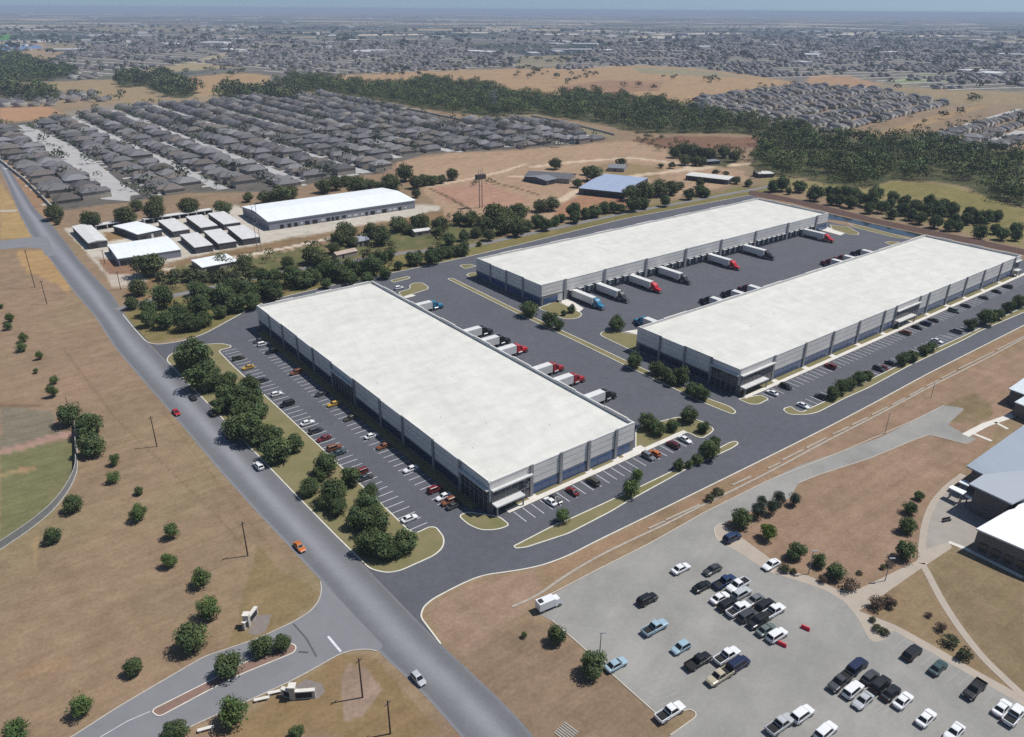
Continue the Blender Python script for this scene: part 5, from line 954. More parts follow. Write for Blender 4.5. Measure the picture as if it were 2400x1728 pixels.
A2, B2, C2, D2 = (0, 380, 3.78), (600, 380, 3.78), (1200, 380, 3.78), (1800, 380, 3.78)
A3, B3, C3, D3 = (0, 800, 3.78), (600, 800, 3.78), (1200, 800, 3.78), (1800, 800, 3.78)
A4, B4, C4, D4 = (0, 1200, 3.093), (600, 1200, 3.093), (1200, 1200, 3.093), (1800, 1200, 3.093)
grove((0, 0, 1), [(455, 832, 76), (432, 838, 44), (476, 876, 76), (500, 893, 46), (537, 890, 36), (586, 904, 46), (526, 922, 46), (516, 950, 40), (560, 932, 62), (590, 938, 56), (575, 975, 70), (606, 960, 44), (556, 1000, 60), (592, 1010, 62), (636, 1022, 52), (650, 1050, 66), (690, 1038, 44), (764, 1086, 54), (748, 1110, 34), (727, 1138, 42), (720, 1152, 30), (824, 1114, 50), (782, 1152, 58), (768, 1172, 40), (790, 1186, 46), (867, 1152, 44), (860, 1185, 66), (842, 1212, 56), (880, 1222, 66), (866, 1268, 60), (895, 1280, 60), (948, 1270, 54), (918, 1290, 44)], 'oak', 'down the island between main road and left car park', 'round oaks on the long island by the main road', scale=1.08)
grove(A2, [(1165, 1245, 115), (1300, 1290, 150), (1440, 1200, 185), (1320, 1380, 150), (1460, 1400, 150), (1580, 1330, 170), (1640, 1410, 170), (1730, 1420, 140), (1810, 1390, 130), (1760, 1260, 180), (1830, 1180, 190), (1740, 1110, 150), (1950, 1320, 115), (1980, 1180, 190), (2100, 1240, 170), (2060, 1110, 160), (2200, 1130, 180), (2225, 1230, 150)], 'oak', 'in the dense group by the upper site entrance', 'oaks by the upper site entrance', scale=1.1)
grove(B2, [(60, 1110, 170), (150, 1145, 160), (170, 1010, 130), (60, 1010, 130), (320, 1010, 170), (420, 1035, 150), (505, 1010, 140), (620, 960, 150), (700, 955, 170), (765, 1000, 130), (845, 930, 150), (930, 930, 130), (1040, 920, 165), (1100, 865, 140), (620, 1075, 85), (850, 1045, 110), (980, 1025, 120), (1150, 980, 110), (1185, 812, 105), (1260, 915, 78), (1390, 850, 130), (1440, 830, 100), (1560, 830, 150), (1620, 810, 120), (1690, 790, 110), (1760, 780, 100), (1830, 765, 120), (1975, 722, 48), (1710, 680, 115), (1845, 650, 95)], 'oak', 'along the grassy verge behind the front warehouse', 'oaks along the verge behind the front warehouse', scale=1.12)
grove(C2, [(50, 600, 135), (130, 560, 115), (225, 520, 130), (300, 555, 115), (380, 515, 105), (445, 490, 90), (550, 430, 145), (560, 490, 110), (650, 450, 110), (730, 430, 125), (820, 400, 115), (900, 400, 105), (960, 410, 95), (1075, 372, 140), (1160, 358, 115), (1360, 348, 98), (1570, 282, 110), (1670, 250, 110), (1720, 270, 90)], 'oak', 'in the line beyond the rear warehouse\'s lane', 'oaks beyond the rear warehouse')
grove(D2, [(50, 215, 110), (130, 190, 140), (185, 260, 60), (280, 215, 115), (420, 275, 150), (540, 250, 90), (560, 335, 100), (640, 335, 110), (620, 280, 115), (740, 350, 125), (690, 270, 125), (820, 330, 115), (780, 270, 105), (900, 405, 110), (920, 335, 145), (960, 270, 150), (1010, 400, 115), (1080, 370, 105), (1110, 300, 115), (1100, 450, 110), (1210, 340, 125), (1200, 415, 125), (1270, 460, 125), (1310, 390, 145)], 'oak', 'in the left part of the belt above the brown berm', 'round trees in the belt above the berm')
grove(D2, [(1350, 495, 120), (1410, 420, 125), (1430, 350, 115), (1490, 525, 130), (1480, 400, 145), (1540, 450, 125), (1610, 560, 110), (1570, 380, 140), (1630, 420, 125), (1660, 500, 115), (1690, 570, 90), (1760, 500, 115), (1790, 450, 125), (1860, 480, 125), (1890, 520, 95), (1940, 480, 125), (2030, 470, 115), (1880, 620, 145), (2020, 590, 105), (2080, 635, 125), (2200, 590, 115), (2200, 650, 105)], 'oak', 'in the right part of the belt above the brown berm', 'round trees in the belt above the berm')
grove(C3, [(455, 1540, 145, 'young', 'young tree alone at the left end of the thin long island'), (1105, 1190, 120, 'young', 'upper of two young trees on the thin long island'), (1060, 1300, 165, 'young', 'lower of two young trees on the thin long island'), (1480, 1090, 115, 'oak', 'first tree of the clump near the right tip of the thin island'), (1570, 1085, 80, 'oak', 'small second tree of the clump near the right tip of the thin island'), (1640, 1045, 110, 'oak', 'third tree of the clump near the right tip of the thin island'), (1745, 960, 190, 'oak', 'largest tree of the clump near the right tip of the thin island'), (1800, 890, 110, 'oak', 'topmost tree of the clump near the right tip of the thin island')], 'young', '', 'trees on the thin long island')
grove(C3, [(1205, 710, 165), (1300, 775, 140), (1420, 745, 115), (1570, 650, 165), (1700, 760, 115)], 'oak', 'on the grass at the front warehouse\'s right corner', 'trees at the front warehouse\'s right corner')
grove(C3, [(1085, 175, 150), (1290, 235, 145), (1370, 290, 140), (1430, 345, 115), (1500, 305, 165), (1590, 410, 120), (1640, 440, 140), (1690, 470, 125)], 'oak', 'on the narrow median beside the right warehouse\'s dark end', 'trees on the narrow median by the right warehouse')
grove(C2, [(150, 1295, 165), (335, 1390, 155), (415, 1440, 105), (460, 1335, 60), (530, 1300, 80), (930, 1425, 150)], 'oak', 'around the crossing between the three warehouses', 'trees at the crossing between the warehouses')
grove(D3, [(570, 465, 125), (650, 405, 140), (730, 375, 115), (810, 320, 130), (890, 305, 85), (1200, 155, 125), (1280, 130, 110), (1390, 75, 105), (1450, 50, 100)], 'oak', 'up the island beside the right warehouse\'s lower bays', 'trees on the island by the right warehouse\'s bays')
grove((2100, 640, 7.56), [(1340, 905, 240), (1620, 780, 320), (1820, 725, 220), (2010, 590, 230), (2190, 500, 240)], 'oak', 'at the far right end of the bay island', 'trees at the right end of the bay island')
grove(A3, [(185, 42, 95), (342, 125, 72), (318, 262, 45), (475, 335, 85), (455, 440, 108)], 'young', 'in the file down the dry left field', 'young trees in the dry left field', scale=1)
grove(A2, [(8, 1275, 45), (75, 1375, 85), (62, 1450, 75), (205, 1550, 90)], 'young', 'at the top of the file along the left edge', 'young trees at the left edge')
grove(A3, [(610, 650, 205, 'oak', 'upper oak of three dark oaks at the ball field fence'), (780, 745, 225, 'oak', 'middle oak of three dark oaks at the ball field fence'), (795, 925, 225, 'oak', 'lowest oak of three dark oaks at the ball field fence'), (1010, 1045, 105, 'young', 'young tree below the three dark oaks'), (1000, 1195, 120, 'young', 'green pointed young tree second below the three dark oaks'), (1228, 1325, 80, 'oak', 'small dark tree above the larger pointed tree in the dry field'), (1215, 1510, 160, 'young', 'dark pointed tree in the middle of the dry field'), (640, 1440, 165, 'oak', 'round tree outside the curve of the ball field fence')], 'oak', '', 'trees around the ball field')
grove(A4, [(380, 170, 125, 'oak', 'dark round tree below the ball field fence curve'), (1245, 140, 110, 'young', 'bright young tree upper of a pair right of the field centre'), (1220, 340, 120, 'young', 'bright young tree lower of a pair right of the field centre'), (1460, 470, 150, 'young', 'bushy young tree above the row along the park drive'), (1505, 690, 180, 'young', 'tall leafy tree above the big dark oak by the park drive'), (1385, 915, 220, 'oak', 'big dark oak on the upper side of the park drive'), (965, 1120, 140, 'oak', 'narrow dark oak left of the big oak by the park drive'), (575, 1410, 160, 'young', 'ragged tree by the lower end of the park drive'), (120, 1585, 190, 'young', 'bright tree in the bottom left corner'), (1265, 1575, 185, 'oak', 'dark tree at the bottom edge below the drive\'s median bed')], 'oak', '', 'trees along the park drive')
grove((500, 1400, 4.98), [(170, 790, 320, 'oak', 'large round oak on the left half of the brick median'), (570, 545, 290, 'oak', 'large dark oak on the right half of the brick median'), (800, 530, 220, 'oak', 'brighter oak at the right tip of the brick median'), (235, 1320, 380, 'young', 'large leafy tree between the drive and the bottom edge'), (975, 1565, 170, 'oak', 'small round tree in a ring bed at the bottom edge')], 'oak', '', 'trees on and below the drive\'s median')
grove(C4, [(88, 890, 48, 'young', 'tiny reddish sapling left of the car park corner'), (325, 895, 145, 'oak', 'smaller round tree at the car park\'s left edge'), (585, 1105, 200, 'oak', 'larger round tree at the car park\'s left edge')], 'oak', '', 'trees at the car park\'s left edge')
grove((1680, 1150, 4.536), [(260, 300, 215, 'oak', 'spreading tree at the rounded kerb corner above the dark blue SUV'), (445, 205, 165, 'juniper', 'front juniper of the dark juniper clump'), (485, 100, 125, 'juniper', 'back juniper of the dark juniper clump'), (595, 180, 150, 'juniper', 'middle juniper of the dark juniper clump'), (670, 75, 150, 'juniper', 'right juniper of the dark juniper clump'), (828, 85, 140, 'juniper', 'separate juniper right of the dark juniper clump'), (540, 430, 190, 'lime', 'bright lime green round tree by the tan kerb'), (848, 640, 205, 'oak', 'round tree above the white car half behind shrubs'), (1090, 740, 160, 'oak', 'middle round tree of three beside the tan path kerb'), (1270, 855, 205, 'oak', 'biggest round tree of three beside the tan path kerb'), (2155, 55, 105, 'oak', 'top small round tree in the file left of the curved walk'), (2060, 180, 155, 'oak', 'second tree in the file left of the curved walk'), (2030, 370, 180, 'oak', 'third tree in the file left of the curved walk'), (2010, 640, 215, 'oak', 'bottom round tree where the walks meet'), (1430, 985, 200, 'dry', 'dry pinkish shrub bed beside the tan path fork'), (1130, 940, 110, 'dry', 'dry shrub between the round trees at the tan kerb'), (720, 830, 130, 'bush', 'grey green bush beside the white car at the tan kerb'), (820, 860, 90, 'bush', 'small bush right of the white car at the tan kerb'), (1770, 815, 75, 'bush', 'small bush near the tan path, right of two'), (1520, 870, 70, 'bush', 'small bush near the tan path, left of two'), (1840, 770, 110, 'dry', 'low dry shrub strip below the last round tree'), (-77, 80, 120, 'bush', 'left of two dark bushes along the pale concrete drain'), (18, 5, 130, 'bush', 'right of two dark bushes along the pale concrete drain')], 'oak', '', 'trees on the school lawn')
grove(D4, [(800, 660, 130, 'dry', 'left shrub of the planted bed at the tan path fork'), (880, 650, 120, 'dry', 'right shrub of the planted bed at the tan path fork'), (760, 780, 60, 'bush', 'top bush of the narrow wedge bed at the car park corner'), (800, 840, 80, 'bush', 'middle bush of the narrow wedge bed at the car park corner'), (850, 870, 70, 'bush', 'bottom bush of the narrow wedge bed at the car park corner'), (1250, 835, 85, 'dry', 'reddish shrub beside the curved walk'), (1330, 930, 120, 'bush', 'dark bush between curved walk and tan footpath'), (1425, 1030, 120, 'bush', 'lower dark bush between curved walk and tan footpath'), (1165, 745, 60, 'dry', 'thin dry shrub on the small lawn by the curved walk')], 'bush', '', 'shrubs by the school paths')
grove(A2, [(1310, 905, 250, 'wild', 'big dark spreading tree below the broad white roofed low building'), (1215, 1110, 175), (1420, 1010, 130, 'bush'), (1560, 1010, 170, 'bush'), (1680, 1000, 170, 'bush'), (1800, 1010, 170, 'bush'), (1930, 1000, 180, 'bush'), (2060, 1020, 190, 'bush'), (2170, 890, 140), (2210, 960, 150), (480, 440, 165), (505, 530, 60), (810, 515, 185), (1100, 480, 195), (1375, 440, 190), (1680, 390, 185), (1975, 388, 175), (2200, 312, 95), (1380, 345, 120), (1210, 385, 110)], 'wild', 'in the scrub around the storage yard', 'wild trees around the storage yard')
grove(B2, [(90, 300, 160), (220, 290, 190), (320, 270, 120), (600, 210, 150), (700, 190, 140), (800, 165, 110), (890, 205, 190), (1000, 190, 120), (1090, 210, 110), (1190, 195, 190), (1320, 95, 175), (1420, 180, 130), (1490, 160, 120), (1560, 150, 120), (1640, 145, 100), (1740, 115, 110), (1420, 280, 80), (800, 610, 200), (740, 680, 150), (690, 760, 120), (860, 700, 110), (480, 830, 170), (560, 850, 170), (280, 890, 120), (1020, 610, 150), (1110, 650, 190), (1260, 545, 170), (1450, 545, 180), (1360, 590, 110), (1630, 560, 150), (1620, 610, 90), (1800, 510, 120), (1900, 500, 150), (2030, 560, 160), (2100, 470, 210), (2210, 450, 190), (2190, 560, 180), (2060, 650, 110), (1950, 620, 110)], 'wild', 'in the scrub behind the front warehouse', 'wild trees behind the front warehouse', scale=1)
grove(C2, [(1060, 270, 170), (1180, 255, 190), (1300, 225, 180), (1420, 230, 140), (1490, 205, 90), (720, 95, 165), (660, 75, 90), (385, 15, 115), (580, 185, 95), (60, 440, 180), (20, 540, 170), (250, 385, 130), (350, 370, 140), (100, 560, 130)], 'wild', 'among the barns and paddocks', 'wild trees among the barns')
grove((1240, 330, 4.05), [(870, 200, 110, 'bush'), (1250, 235, 70, 'bush'), (1360, 230, 100, 'bush'), (1460, 80, 150), (1380, 110, 120), (1560, 110, 150), (1650, 120, 130), (1480, 180, 120), (1590, 190, 110), (1720, 130, 130), (1850, 110, 120), (1950, 150, 120), (1640, 200, 90), (1770, 300, 80, 'bush'), (1870, 310, 70, 'bush'), (1970, 370, 90), (1620, 400, 90), (1650, 470, 90), (2080, 400, 80)], 'wild', 'north of the sandy road', 'wild trees north of the sandy road')

# ------------------------------------------------------------------ woods and distant trees: masses nobody could count
def wood(name, polys, spacing, rad, per, size, base, seed, hgt=1.0, gap=.12):
    rng = np.random.default_rng(seed); Vv = []; Cc = []
    for poly in polys:
        P = GP(poly); x0, x1 = min(p[0] for p in P), max(p[0] for p in P); y0, y1 = min(p[1] for p in P), max(p[1] for p in P)
        n = int((x1 - x0) * (y1 - y0) / spacing ** 2); x = rng.uniform(x0, x1, n); y = rng.uniform(y0, y1, n); qx, qy = to_px(x, y); s = inpoly(poly, qx + 9 * wob(x, y, 60, seed), qy + 6 * wob(x, y, 45, seed + 1)) & (rng.random(n) > gap + .7 * (wob(x, y, 40, seed + 2) > .38)); x, y = x[s], y[s]; n = len(x)
        r = rng.uniform(*rad, n); tone = rng.uniform(.55, 1.35, n) * (1 + .28 * wob(x, y, 30, seed + 5)); hue = rng.uniform(-.1, .15, n)
        nn = rng.normal(size=(n, per, 3)); nn /= np.linalg.norm(nn, axis=2)[:, :, None]; nn[:, :, 2] = np.abs(nn[:, :, 2]) * np.where(rng.random((n, per)) < .8, 1, -.6)
        p = nn * r[:, None, None] * rng.uniform(.75, 1.15, (n, per, 1)) * np.array([1, 1, .85 * hgt]); p[:, :, 0] += x[:, None]; p[:, :, 1] += y[:, None]; p[:, :, 2] += (r * 1.05 * hgt)[:, None]; p[:, :, 2] = np.maximum(p[:, :, 2], .3)
        m = nn + rng.normal(size=nn.shape) * .45; m /= np.linalg.norm(m, axis=2)[:, :, None]; a = np.cross(m, rng.normal(size=m.shape)); a /= np.linalg.norm(a, axis=2)[:, :, None]; b = np.cross(m, a)
        sc = (size * r[:, None] * rng.uniform(.6, 1.3, (n, per)))[:, :, None]
        Vv.append(np.stack([p - a * sc, p - b * sc * .8, p + a * sc, p + b * sc * .8], 2).reshape(-1, 3))
        t = tone[:, None] * rng.uniform(.8, 1.2, (n, per)); Cc.append(np.stack([t * base[0] * (1 + hue[:, None]), t * base[1], t * base[2]], 2).reshape(-1, 3))
    v = np.concatenate(Vv); o = big_mesh(name, v, np.arange(len(v)).reshape(-1, 4), LEAF, np.concatenate(Cc)); tag(o, kind='stuff'); return o
wood('dark_wood', WD[:2], 6.6, (2.6, 6.8), 110, .125, (.124, .165, .060), 21, gap=.22)
wood('far_wood', WD[2:], 9, (4, 9), 60, .18, (.112, .146, .062), 22, gap=.22)
wood('roadside_scrub', [[(340, 685), (430, 630), (560, 612), (640, 600), (640, 632), (450, 680)], [(640, 632), (640, 596), (760, 580), (900, 545), (1100, 505), (1190, 530), (1100, 562), (900, 592)], [(290, 725), (330, 715), (690, 634), (945, 596), (945, 628), (600, 706), (480, 770), (350, 795)], [(1470, 318), (1560, 325), (1640, 345), (1560, 362), (1500, 345)], [(1560, 340), (1740, 345), (1760, 372), (1690, 378), (1600, 372)], [(1770, 405), (1840, 412), (1830, 425), (1765, 420)], [(1100, 425), (1150, 418), (1180, 430), (1120, 440)]], 6, (.9, 3.0), 60, .18, (.095, .110, .05), 23, gap=.4)
FT = [[(1200, 140), (1400, 135), (1360, 150), (1210, 152)], [(1200, 158), (1290, 158), (1300, 175), (1210, 195)], [(1280, 168), (1420, 172), (1420, 188), (1290, 190)], [(1510, 172), (1690, 186), (1680, 200), (1540, 186)], [(1780, 196), (1870, 198), (1860, 208), (1790, 206)], [(400, 168), (600, 162), (590, 178), (420, 180)], [(880, 165), (990, 162), (990, 178), (900, 180)], [(1020, 150), (1240, 140), (1240, 160), (1040, 162)], [(2230, 228), (2300, 228), (2300, 248), (2240, 248)], [(2100, 206), (2250, 208), (2250, 214), (2110, 212)], [(150, 225), (330, 212), (340, 235), (180, 240)], [(60, 270), (160, 262), (170, 275), (90, 284)], [(2120, 290), (2240, 262), (2300, 270), (2180, 300)], [(1240, 192), (1460, 196), (1640, 215), (1500, 212)]]
wood('far_scattered_trees', FT, 22, (2.5, 6.5), 60, .2, (.075, .095, .052), 24, gap=.5, hgt=.8)
wood('plain_trees', [[(0, 150), (0, 60), (2400, 78), (2400, 150), (1900, 140), (1200, 100), (600, 120)]], 95, (6, 13), 22, .36, (.06, .075, .052), 25, hgt=.6, gap=.35)
wood('suburb_trees', [NB, NB2, NB3, NB6], 14, (1.8, 4.6), 40, .2, (.068, .086, .046), 26, gap=.45)
wood('far_suburb_trees', [NB4, NB5], 50, (4, 8), 24, .3, (.065, .082, .052), 27, hgt=.8, gap=.4)

# ------------------------------------------------------------------ houses
HROOF = mat('shingle_roof', (.15, .147, .155), .9, (.108, .105, .112), 1.2, detail=6, rnd=.36); HWALL = mat('house_wall', (.36, .32, .27), .9, (.28, .25, .21), .8, rnd=.25); HDOOR = mat('garage_door', (.55, .53, .50), .7)
HROOF2 = mat('brown_shingle_roof', (.155, .135, .12), .9, (.11, .098, .09), 1.2, detail=6, rnd=.3); HROOF3 = mat('pale_shingle_roof', (.20, .197, .205), .9, (.15, .147, .155), 1.2, detail=6, rnd=.25); HV = []
def house_meshes(w, d, h, rh, wing):
    q = MB(); q.box(-w / 2, w / 2, -d / 2, d / 2, 0, h)
    if wing: q.box(wing - 3, wing + 3, -d / 2 - 3.2, -d / 2, 0, h)
    wall = q.mesh('wall', HWALL); r = MB(); e = .5; A = [(-w / 2 - e, -d / 2 - e, h), (w / 2 + e, -d / 2 - e, h), (w / 2 + e, d / 2 + e, h), (-w / 2 - e, d / 2 + e, h)]
    if w > d: k = d / 2 * .9; B = [(-w / 2 + k, 0, h + rh), (w / 2 - k, 0, h + rh)]; fs = [(A[0], A[1], B[1], B[0]), (A[1], A[2], B[1]), (A[2], A[3], B[0], B[1]), (A[3], A[0], B[0])]
    else: k = w / 2 * .9; B = [(0, -d / 2 + k, h + rh), (0, d / 2 - k, h + rh)]; fs = [(A[0], A[1], B[0]), (A[1], A[2], B[1], B[0]), (A[2], A[3], B[1]), (A[3], A[0], B[0], B[1])]
    for f_ in fs: r.poly(f_)
    r.poly(A[::-1])
    if wing:
        x0, x1, y0, y1 = wing - 3.4, wing + 3.4, -d / 2 - 3.7, -d / 2 + 3; zr = h + 2.0
        r.poly([(x0, y0, h + .02), (x1, y0, h + .02), (wing, y0 + 2.2, zr)]); r.poly([(x1, y0, h + .02), (x1, y1, h + .02), (wing, y1, zr), (wing, y0 + 2.2, zr)]); r.poly([(x0, y1, h + .02), (x0, y0, h + .02), (wing, y0 + 2.2, zr), (wing, y1, zr)])
    roof = r.mesh('roof', HROOF); g = MB(); x = wing if wing else 2; y = -d / 2 - (3.2 if wing else 0); g.box(x - 2.3, x + 2.3, y - .05, y + .02, .05, 2.2); win = MB(); win.box(-x - 1.4, -x + .8, -d / 2 - .05, -d / 2 + .02, .9, 2.1)
    return wall, roof, g.mesh('garage_door', HDOOR), win.mesh('window', DGLASS)
for args in ((11, 14, 2.8, 2.8, 2.2), (11.4, 12.5, 2.8, 3.0, -2.2), (12.6, 11, 2.8, 2.7, 2.6), (10.4, 14.5, 4.6, 2.7, 0), (11.6, 13.4, 2.8, 3.1, 0), (10, 13.5, 4.6, 2.8, -1.6)): HV.append(house_meshes(*args))
ROOF_ALT = {}
for _h in HV:
    for fl, m_ in ((True, HROOF2), (False, HROOF3)): c_ = _h[1].copy(); c_.materials[0] = m_; ROOF_ALT[(_h[1].name, fl)] = c_
E1 = Vector((math.cos(math.radians(-51)), math.sin(math.radians(-51)))); E2 = Vector((math.cos(math.radians(39)), math.sin(math.radians(39))))
def rows(poly, org, a1, lot, period, deep, seed, skip=.02, jit=.8):
    rng = random.Random(seed); e1 = Vector((math.cos(a1), math.sin(a1))); e2 = Vector((-e1.y, e1.x)); P = GP(poly); o = Vector(org); out = []
    ps = [((Vector(p) - o).dot(e1), (Vector(p) - o).dot(e2)) for p in P]; s0, s1 = min(p[0] for p in ps), max(p[0] for p in ps); t0, t1 = min(p[1] for p in ps), max(p[1] for p in ps)
    for k in range(int(t0 / period) - 1, int(t1 / period) + 2):
        for side in (-1, 1):
            t = k * period + side * (deep if k or seed != 31 else 21.5); s = s0 + rng.uniform(0, lot)
            while s < s1:
                p = o + e1 * (s + rng.uniform(-jit, jit)) + e2 * (t + rng.uniform(-jit, jit)); out.append((p.x, p.y, a1 + (0 if side > 0 else math.pi) + rng.uniform(-.05, .05), k, side)); s += lot + rng.uniform(0, 1.2)
                if rng.random() < .06: s += lot * .6
    x = np.array([q[0] for q in out]); y = np.array([q[1] for q in out]); m = inpoly(P, x, y)
    return [q for q, k in zip(out, m) if k and rng.random() > skip]
cds = Vector(G(148, 374)); cds = (cds + Vector(G(211, 374))) / 2
CDS = GP([(24, 303), (53, 315), (100, 354), (148, 376), (182, 397), (217, 426), (254, 451), (235, 467), (304, 472), (308, 449), (264, 412), (211, 370), (159, 336), (114, 317), (90, 304)])
NBI = [(0, 300), (90, 286), (200, 268), (300, 250), (480, 243), (640, 218), (800, 224), (895, 247), (1070, 287), (1200, 280), (1320, 294), (1415, 325), (1360, 337), (1200, 347), (1000, 359), (920, 380), (890, 402), (780, 416), (640, 444), (440, 447), (306, 464), (230, 470), (150, 488), (105, 470), (30, 395), (0, 366)]
H1 = [h for h in rows(NBI, cds, math.radians(-51), 14.9, 52, 15.5, 31, jit=1.6)]
cx_ = np.array([h[0] for h in H1]); cy_ = np.array([h[1] for h in H1]); bad = inpoly(offset(ccw(CDS), -4), cx_, cy_); H1 = [h for h, b in zip(H1, bad) if not b]
H2 = rows(NB2, G(1932, 301), ang(G(1932, 301), G(2162, 248))[0], 14, 54, 15.5, 33) + rows(NB3, G(2160, 325), ang(G(2160, 325), G(2390, 258))[0], 14, 54, 15.5, 34)
allh = sorted(H1 + H2, key=lambda h: h[1]); near, rest = allh[:300], allh[300:]
random.seed(5)
rowid = {}
for i, (x, y, a, k, sd) in enumerate(near):
    px_, py_ = to_px(x, y)
    if px_ < -20 or px_ > 2420: continue
    root = thing('house', 'grey shingled house', 'house', (x, y, 0), a, 'grey roofed houses of the near neighbourhood')
    key = (k, sd, px_ > 1500); rowid.setdefault(key, []).append((px_, root))
    w, r, g, wi = random.choice(HV); link('wall', w, root); r = r if random.random() > .34 else ROOF_ALT[(r.name, random.random() < .5)]; link('roof', r, root); link('garage_door', g, root); link('window', wi, root)
rk = sorted([k for k in rowid if not k[2]], key=lambda k: (k[0] * 2 + k[1] * .5))
for j, key in enumerate(rk):
    for i, (px_, root) in enumerate(sorted(rowid[key], key=lambda t: t[0])):
        root['label'] = 'grey roofed house, %s from the left in the %s row counted from the main road' % (ORD[min(i, 39)], ORD[min(j, 39)])
rk2 = sorted([k for k in rowid if k[2]], key=lambda k: -sum(t[0] for t in rowid[k]) / len(rowid[k]))
for j, key in enumerate(rk2):
    for i, (px_, root) in enumerate(sorted(rowid[key], key=lambda t: t[0])): root['label'] = 'grey roofed house beyond the dark wood, %s from left in %s row from right edge' % (ORD[i], ORD[j])
def house_mass(name, hs, seed, s=1.0):
    rng = np.random.default_rng(seed); n = len(hs); x = np.array([h[0] for h in hs]); y = np.array([h[1] for h in hs]); a = np.array([h[2] for h in hs])
    w = rng.uniform(9.8, 12.4, n) * s; d = rng.uniform(11.5, 15, n) * s; h = np.where(rng.random(n) < .25, 5, 2.9) * s; rh = rng.uniform(2.8, 3.6, n) * s; wd = np.maximum(w, d); 
    B = np.zeros((n, 10, 3)); sg = np.array([(-1, -1), (1, -1), (1, 1), (-1, 1)])
    for k in range(4):
        for lev in (0, 1): B[:, k + 4 * lev, 0] = sg[k, 0] * w / 2 * (1 if lev == 0 else 1.06); B[:, k + 4 * lev, 1] = sg[k, 1] * d / 2 * (1 if lev == 0 else 1.06); B[:, k + 4 * lev, 2] = h * lev
    kk = np.maximum(d / 2 - w / 2 * .9, .3); B[:, 8, 1] = -kk; B[:, 9, 1] = kk; B[:, 8:, 2] = (h + rh)[:, None]
    c, s_ = np.cos(a)[:, None], np.sin(a)[:, None]; X = B[:, :, 0] * c - B[:, :, 1] * s_ + x[:, None]; Y = B[:, :, 0] * s_ + B[:, :, 1] * c + y[:, None]; B[:, :, 0], B[:, :, 1] = X, Y
    F = np.array([(0, 1, 5, 4), (1, 2, 6, 5), (2, 3, 7, 6), (3, 0, 4, 7), (4, 5, 8, 8), (5, 6, 9, 8), (6, 7, 9, 9), (7, 4, 8, 9)]); 
    quads = np.array([0, 1, 2, 3, 5, 7]); tris = np.array([4, 6])
    f = (F[None] + (np.arange(n) * 10)[:, None, None])
    wc = np.array([(.40, .36, .31), (.32, .29, .25), (.46, .44, .40), (.30, .24, .20)])[rng.integers(0, 4, n)]; rc = np.array([(.135, .132, .142), (.11, .108, .118), (.15, .138, .13), (.18, .175, .175)])[rng.integers(0, 4, n)] * rng.uniform(.8, 1.25, (n, 1))
    cols = np.zeros((n, 6, 3)); cols[:, :4] = wc[:, None]; cols[:, 4:] = rc[:, None]
    o = big_mesh(name, B.reshape(-1, 3), f[:, quads].reshape(-1, 4), mat('far_house', (1, 1, 1), .9, attr='Col'), cols.reshape(-1, 3)); tag(o, kind='stuff')
    t = big_mesh(name + '_hip', B.reshape(-1, 3), f[:, tris][:, :, :3].reshape(-1, 3), MATS['far_house'], np.repeat(rc, 2, 0)); bpy.context.view_layer.update()
    me = t.data; bm = bmesh.new(); bm.from_mesh(o.data); bm.from_mesh(me); bm.to_mesh(o.data); bm.free(); bpy.data.objects.remove(t); bpy.data.meshes.remove(me)
house_mass('more_houses', rest + rows(NB6, G(150, 235), .4, 17, 46, 13, 38, .25, 4), 41)
H4 = rows(NB4, G(1800, 150), math.radians(20), 15, 56, 15.5, 36, .06, 2.5) ; H5 = rows(NB5, G(700, 140), math.radians(-35), 15, 56, 15.5, 37, .1, 2.5)
FB = []
rg = random.Random(9)
HF = H4 + H5; _x = np.array([h[0] for h in HF]); _y = np.array([h[1] for h in HF]); _w = wob(_x, _y, 330, 61) + .5 * wob(_x, _y, 120, 62)
HF = [h for h, q in zip(HF, _w) if q < .12]
house_mass('far_houses', HF, 42, .8)
H6 = [(x, y, rg.uniform(0, 3), 0, 0) for x, y in [(rg.uniform(-.8, .8) * t, t) for t in [math.exp(rg.uniform(math.log(2200), math.log(7000))) for _ in range(1500)]]]
house_mass('plain_houses', H6, 43, 1.0)
# streets, driveways
mb = MB(); fill(mb, CDS, .05); cd = Vector((E1.x, E1.y))
def street(a, b, w, z=.03): strip(mb, GP([a, b]), w, 0, z)
def rowstreets(poly, org, a1, period, w, lo=.0):
    e1 = Vector((math.cos(a1), math.sin(a1))); e2 = Vector((-e1.y, e1.x)); P = GP(poly); o = Vector(org)
    ps = [((Vector(p) - o).dot(e1), (Vector(p) - o).dot(e2)) for p in P]; s0, s1 = min(p[0] for p in ps), max(p[0] for p in ps); t0, t1 = min(p[1] for p in ps), max(p[1] for p in ps)
    for k in range(int(t0 / period) - 1, int(t1 / period) + 2):
        ss = np.arange(s0, s1, 8.0); pts = [o + e1 * float(s) + e2 * (k * period) for s in ss]
        if not len(pts): continue
        ins = inpoly(P, np.array([p.x for p in pts]), np.array([p.y for p in pts])); run = []
        for p, i in list(zip(pts, ins)) + [(None, False)]:
            if i: run.append((p.x, p.y))
            elif run:
                if len(run) > 3: strip(mb, run, w, 0, .03)
                run = []
rowstreets(NBI, cds, math.radians(-51), 52, 8); rowstreets(NB2, G(1932, 301), ang(G(1932, 301), G(2162, 248))[0], 54, 9); rowstreets(NB3, G(2160, 325), ang(G(2160, 325), G(2390, 258))[0], 54, 11); rowstreets(NB4, G(1800, 150), math.radians(20), 56, 8); rowstreets(NB5, G(700, 140), math.radians(-35), 56, 8)
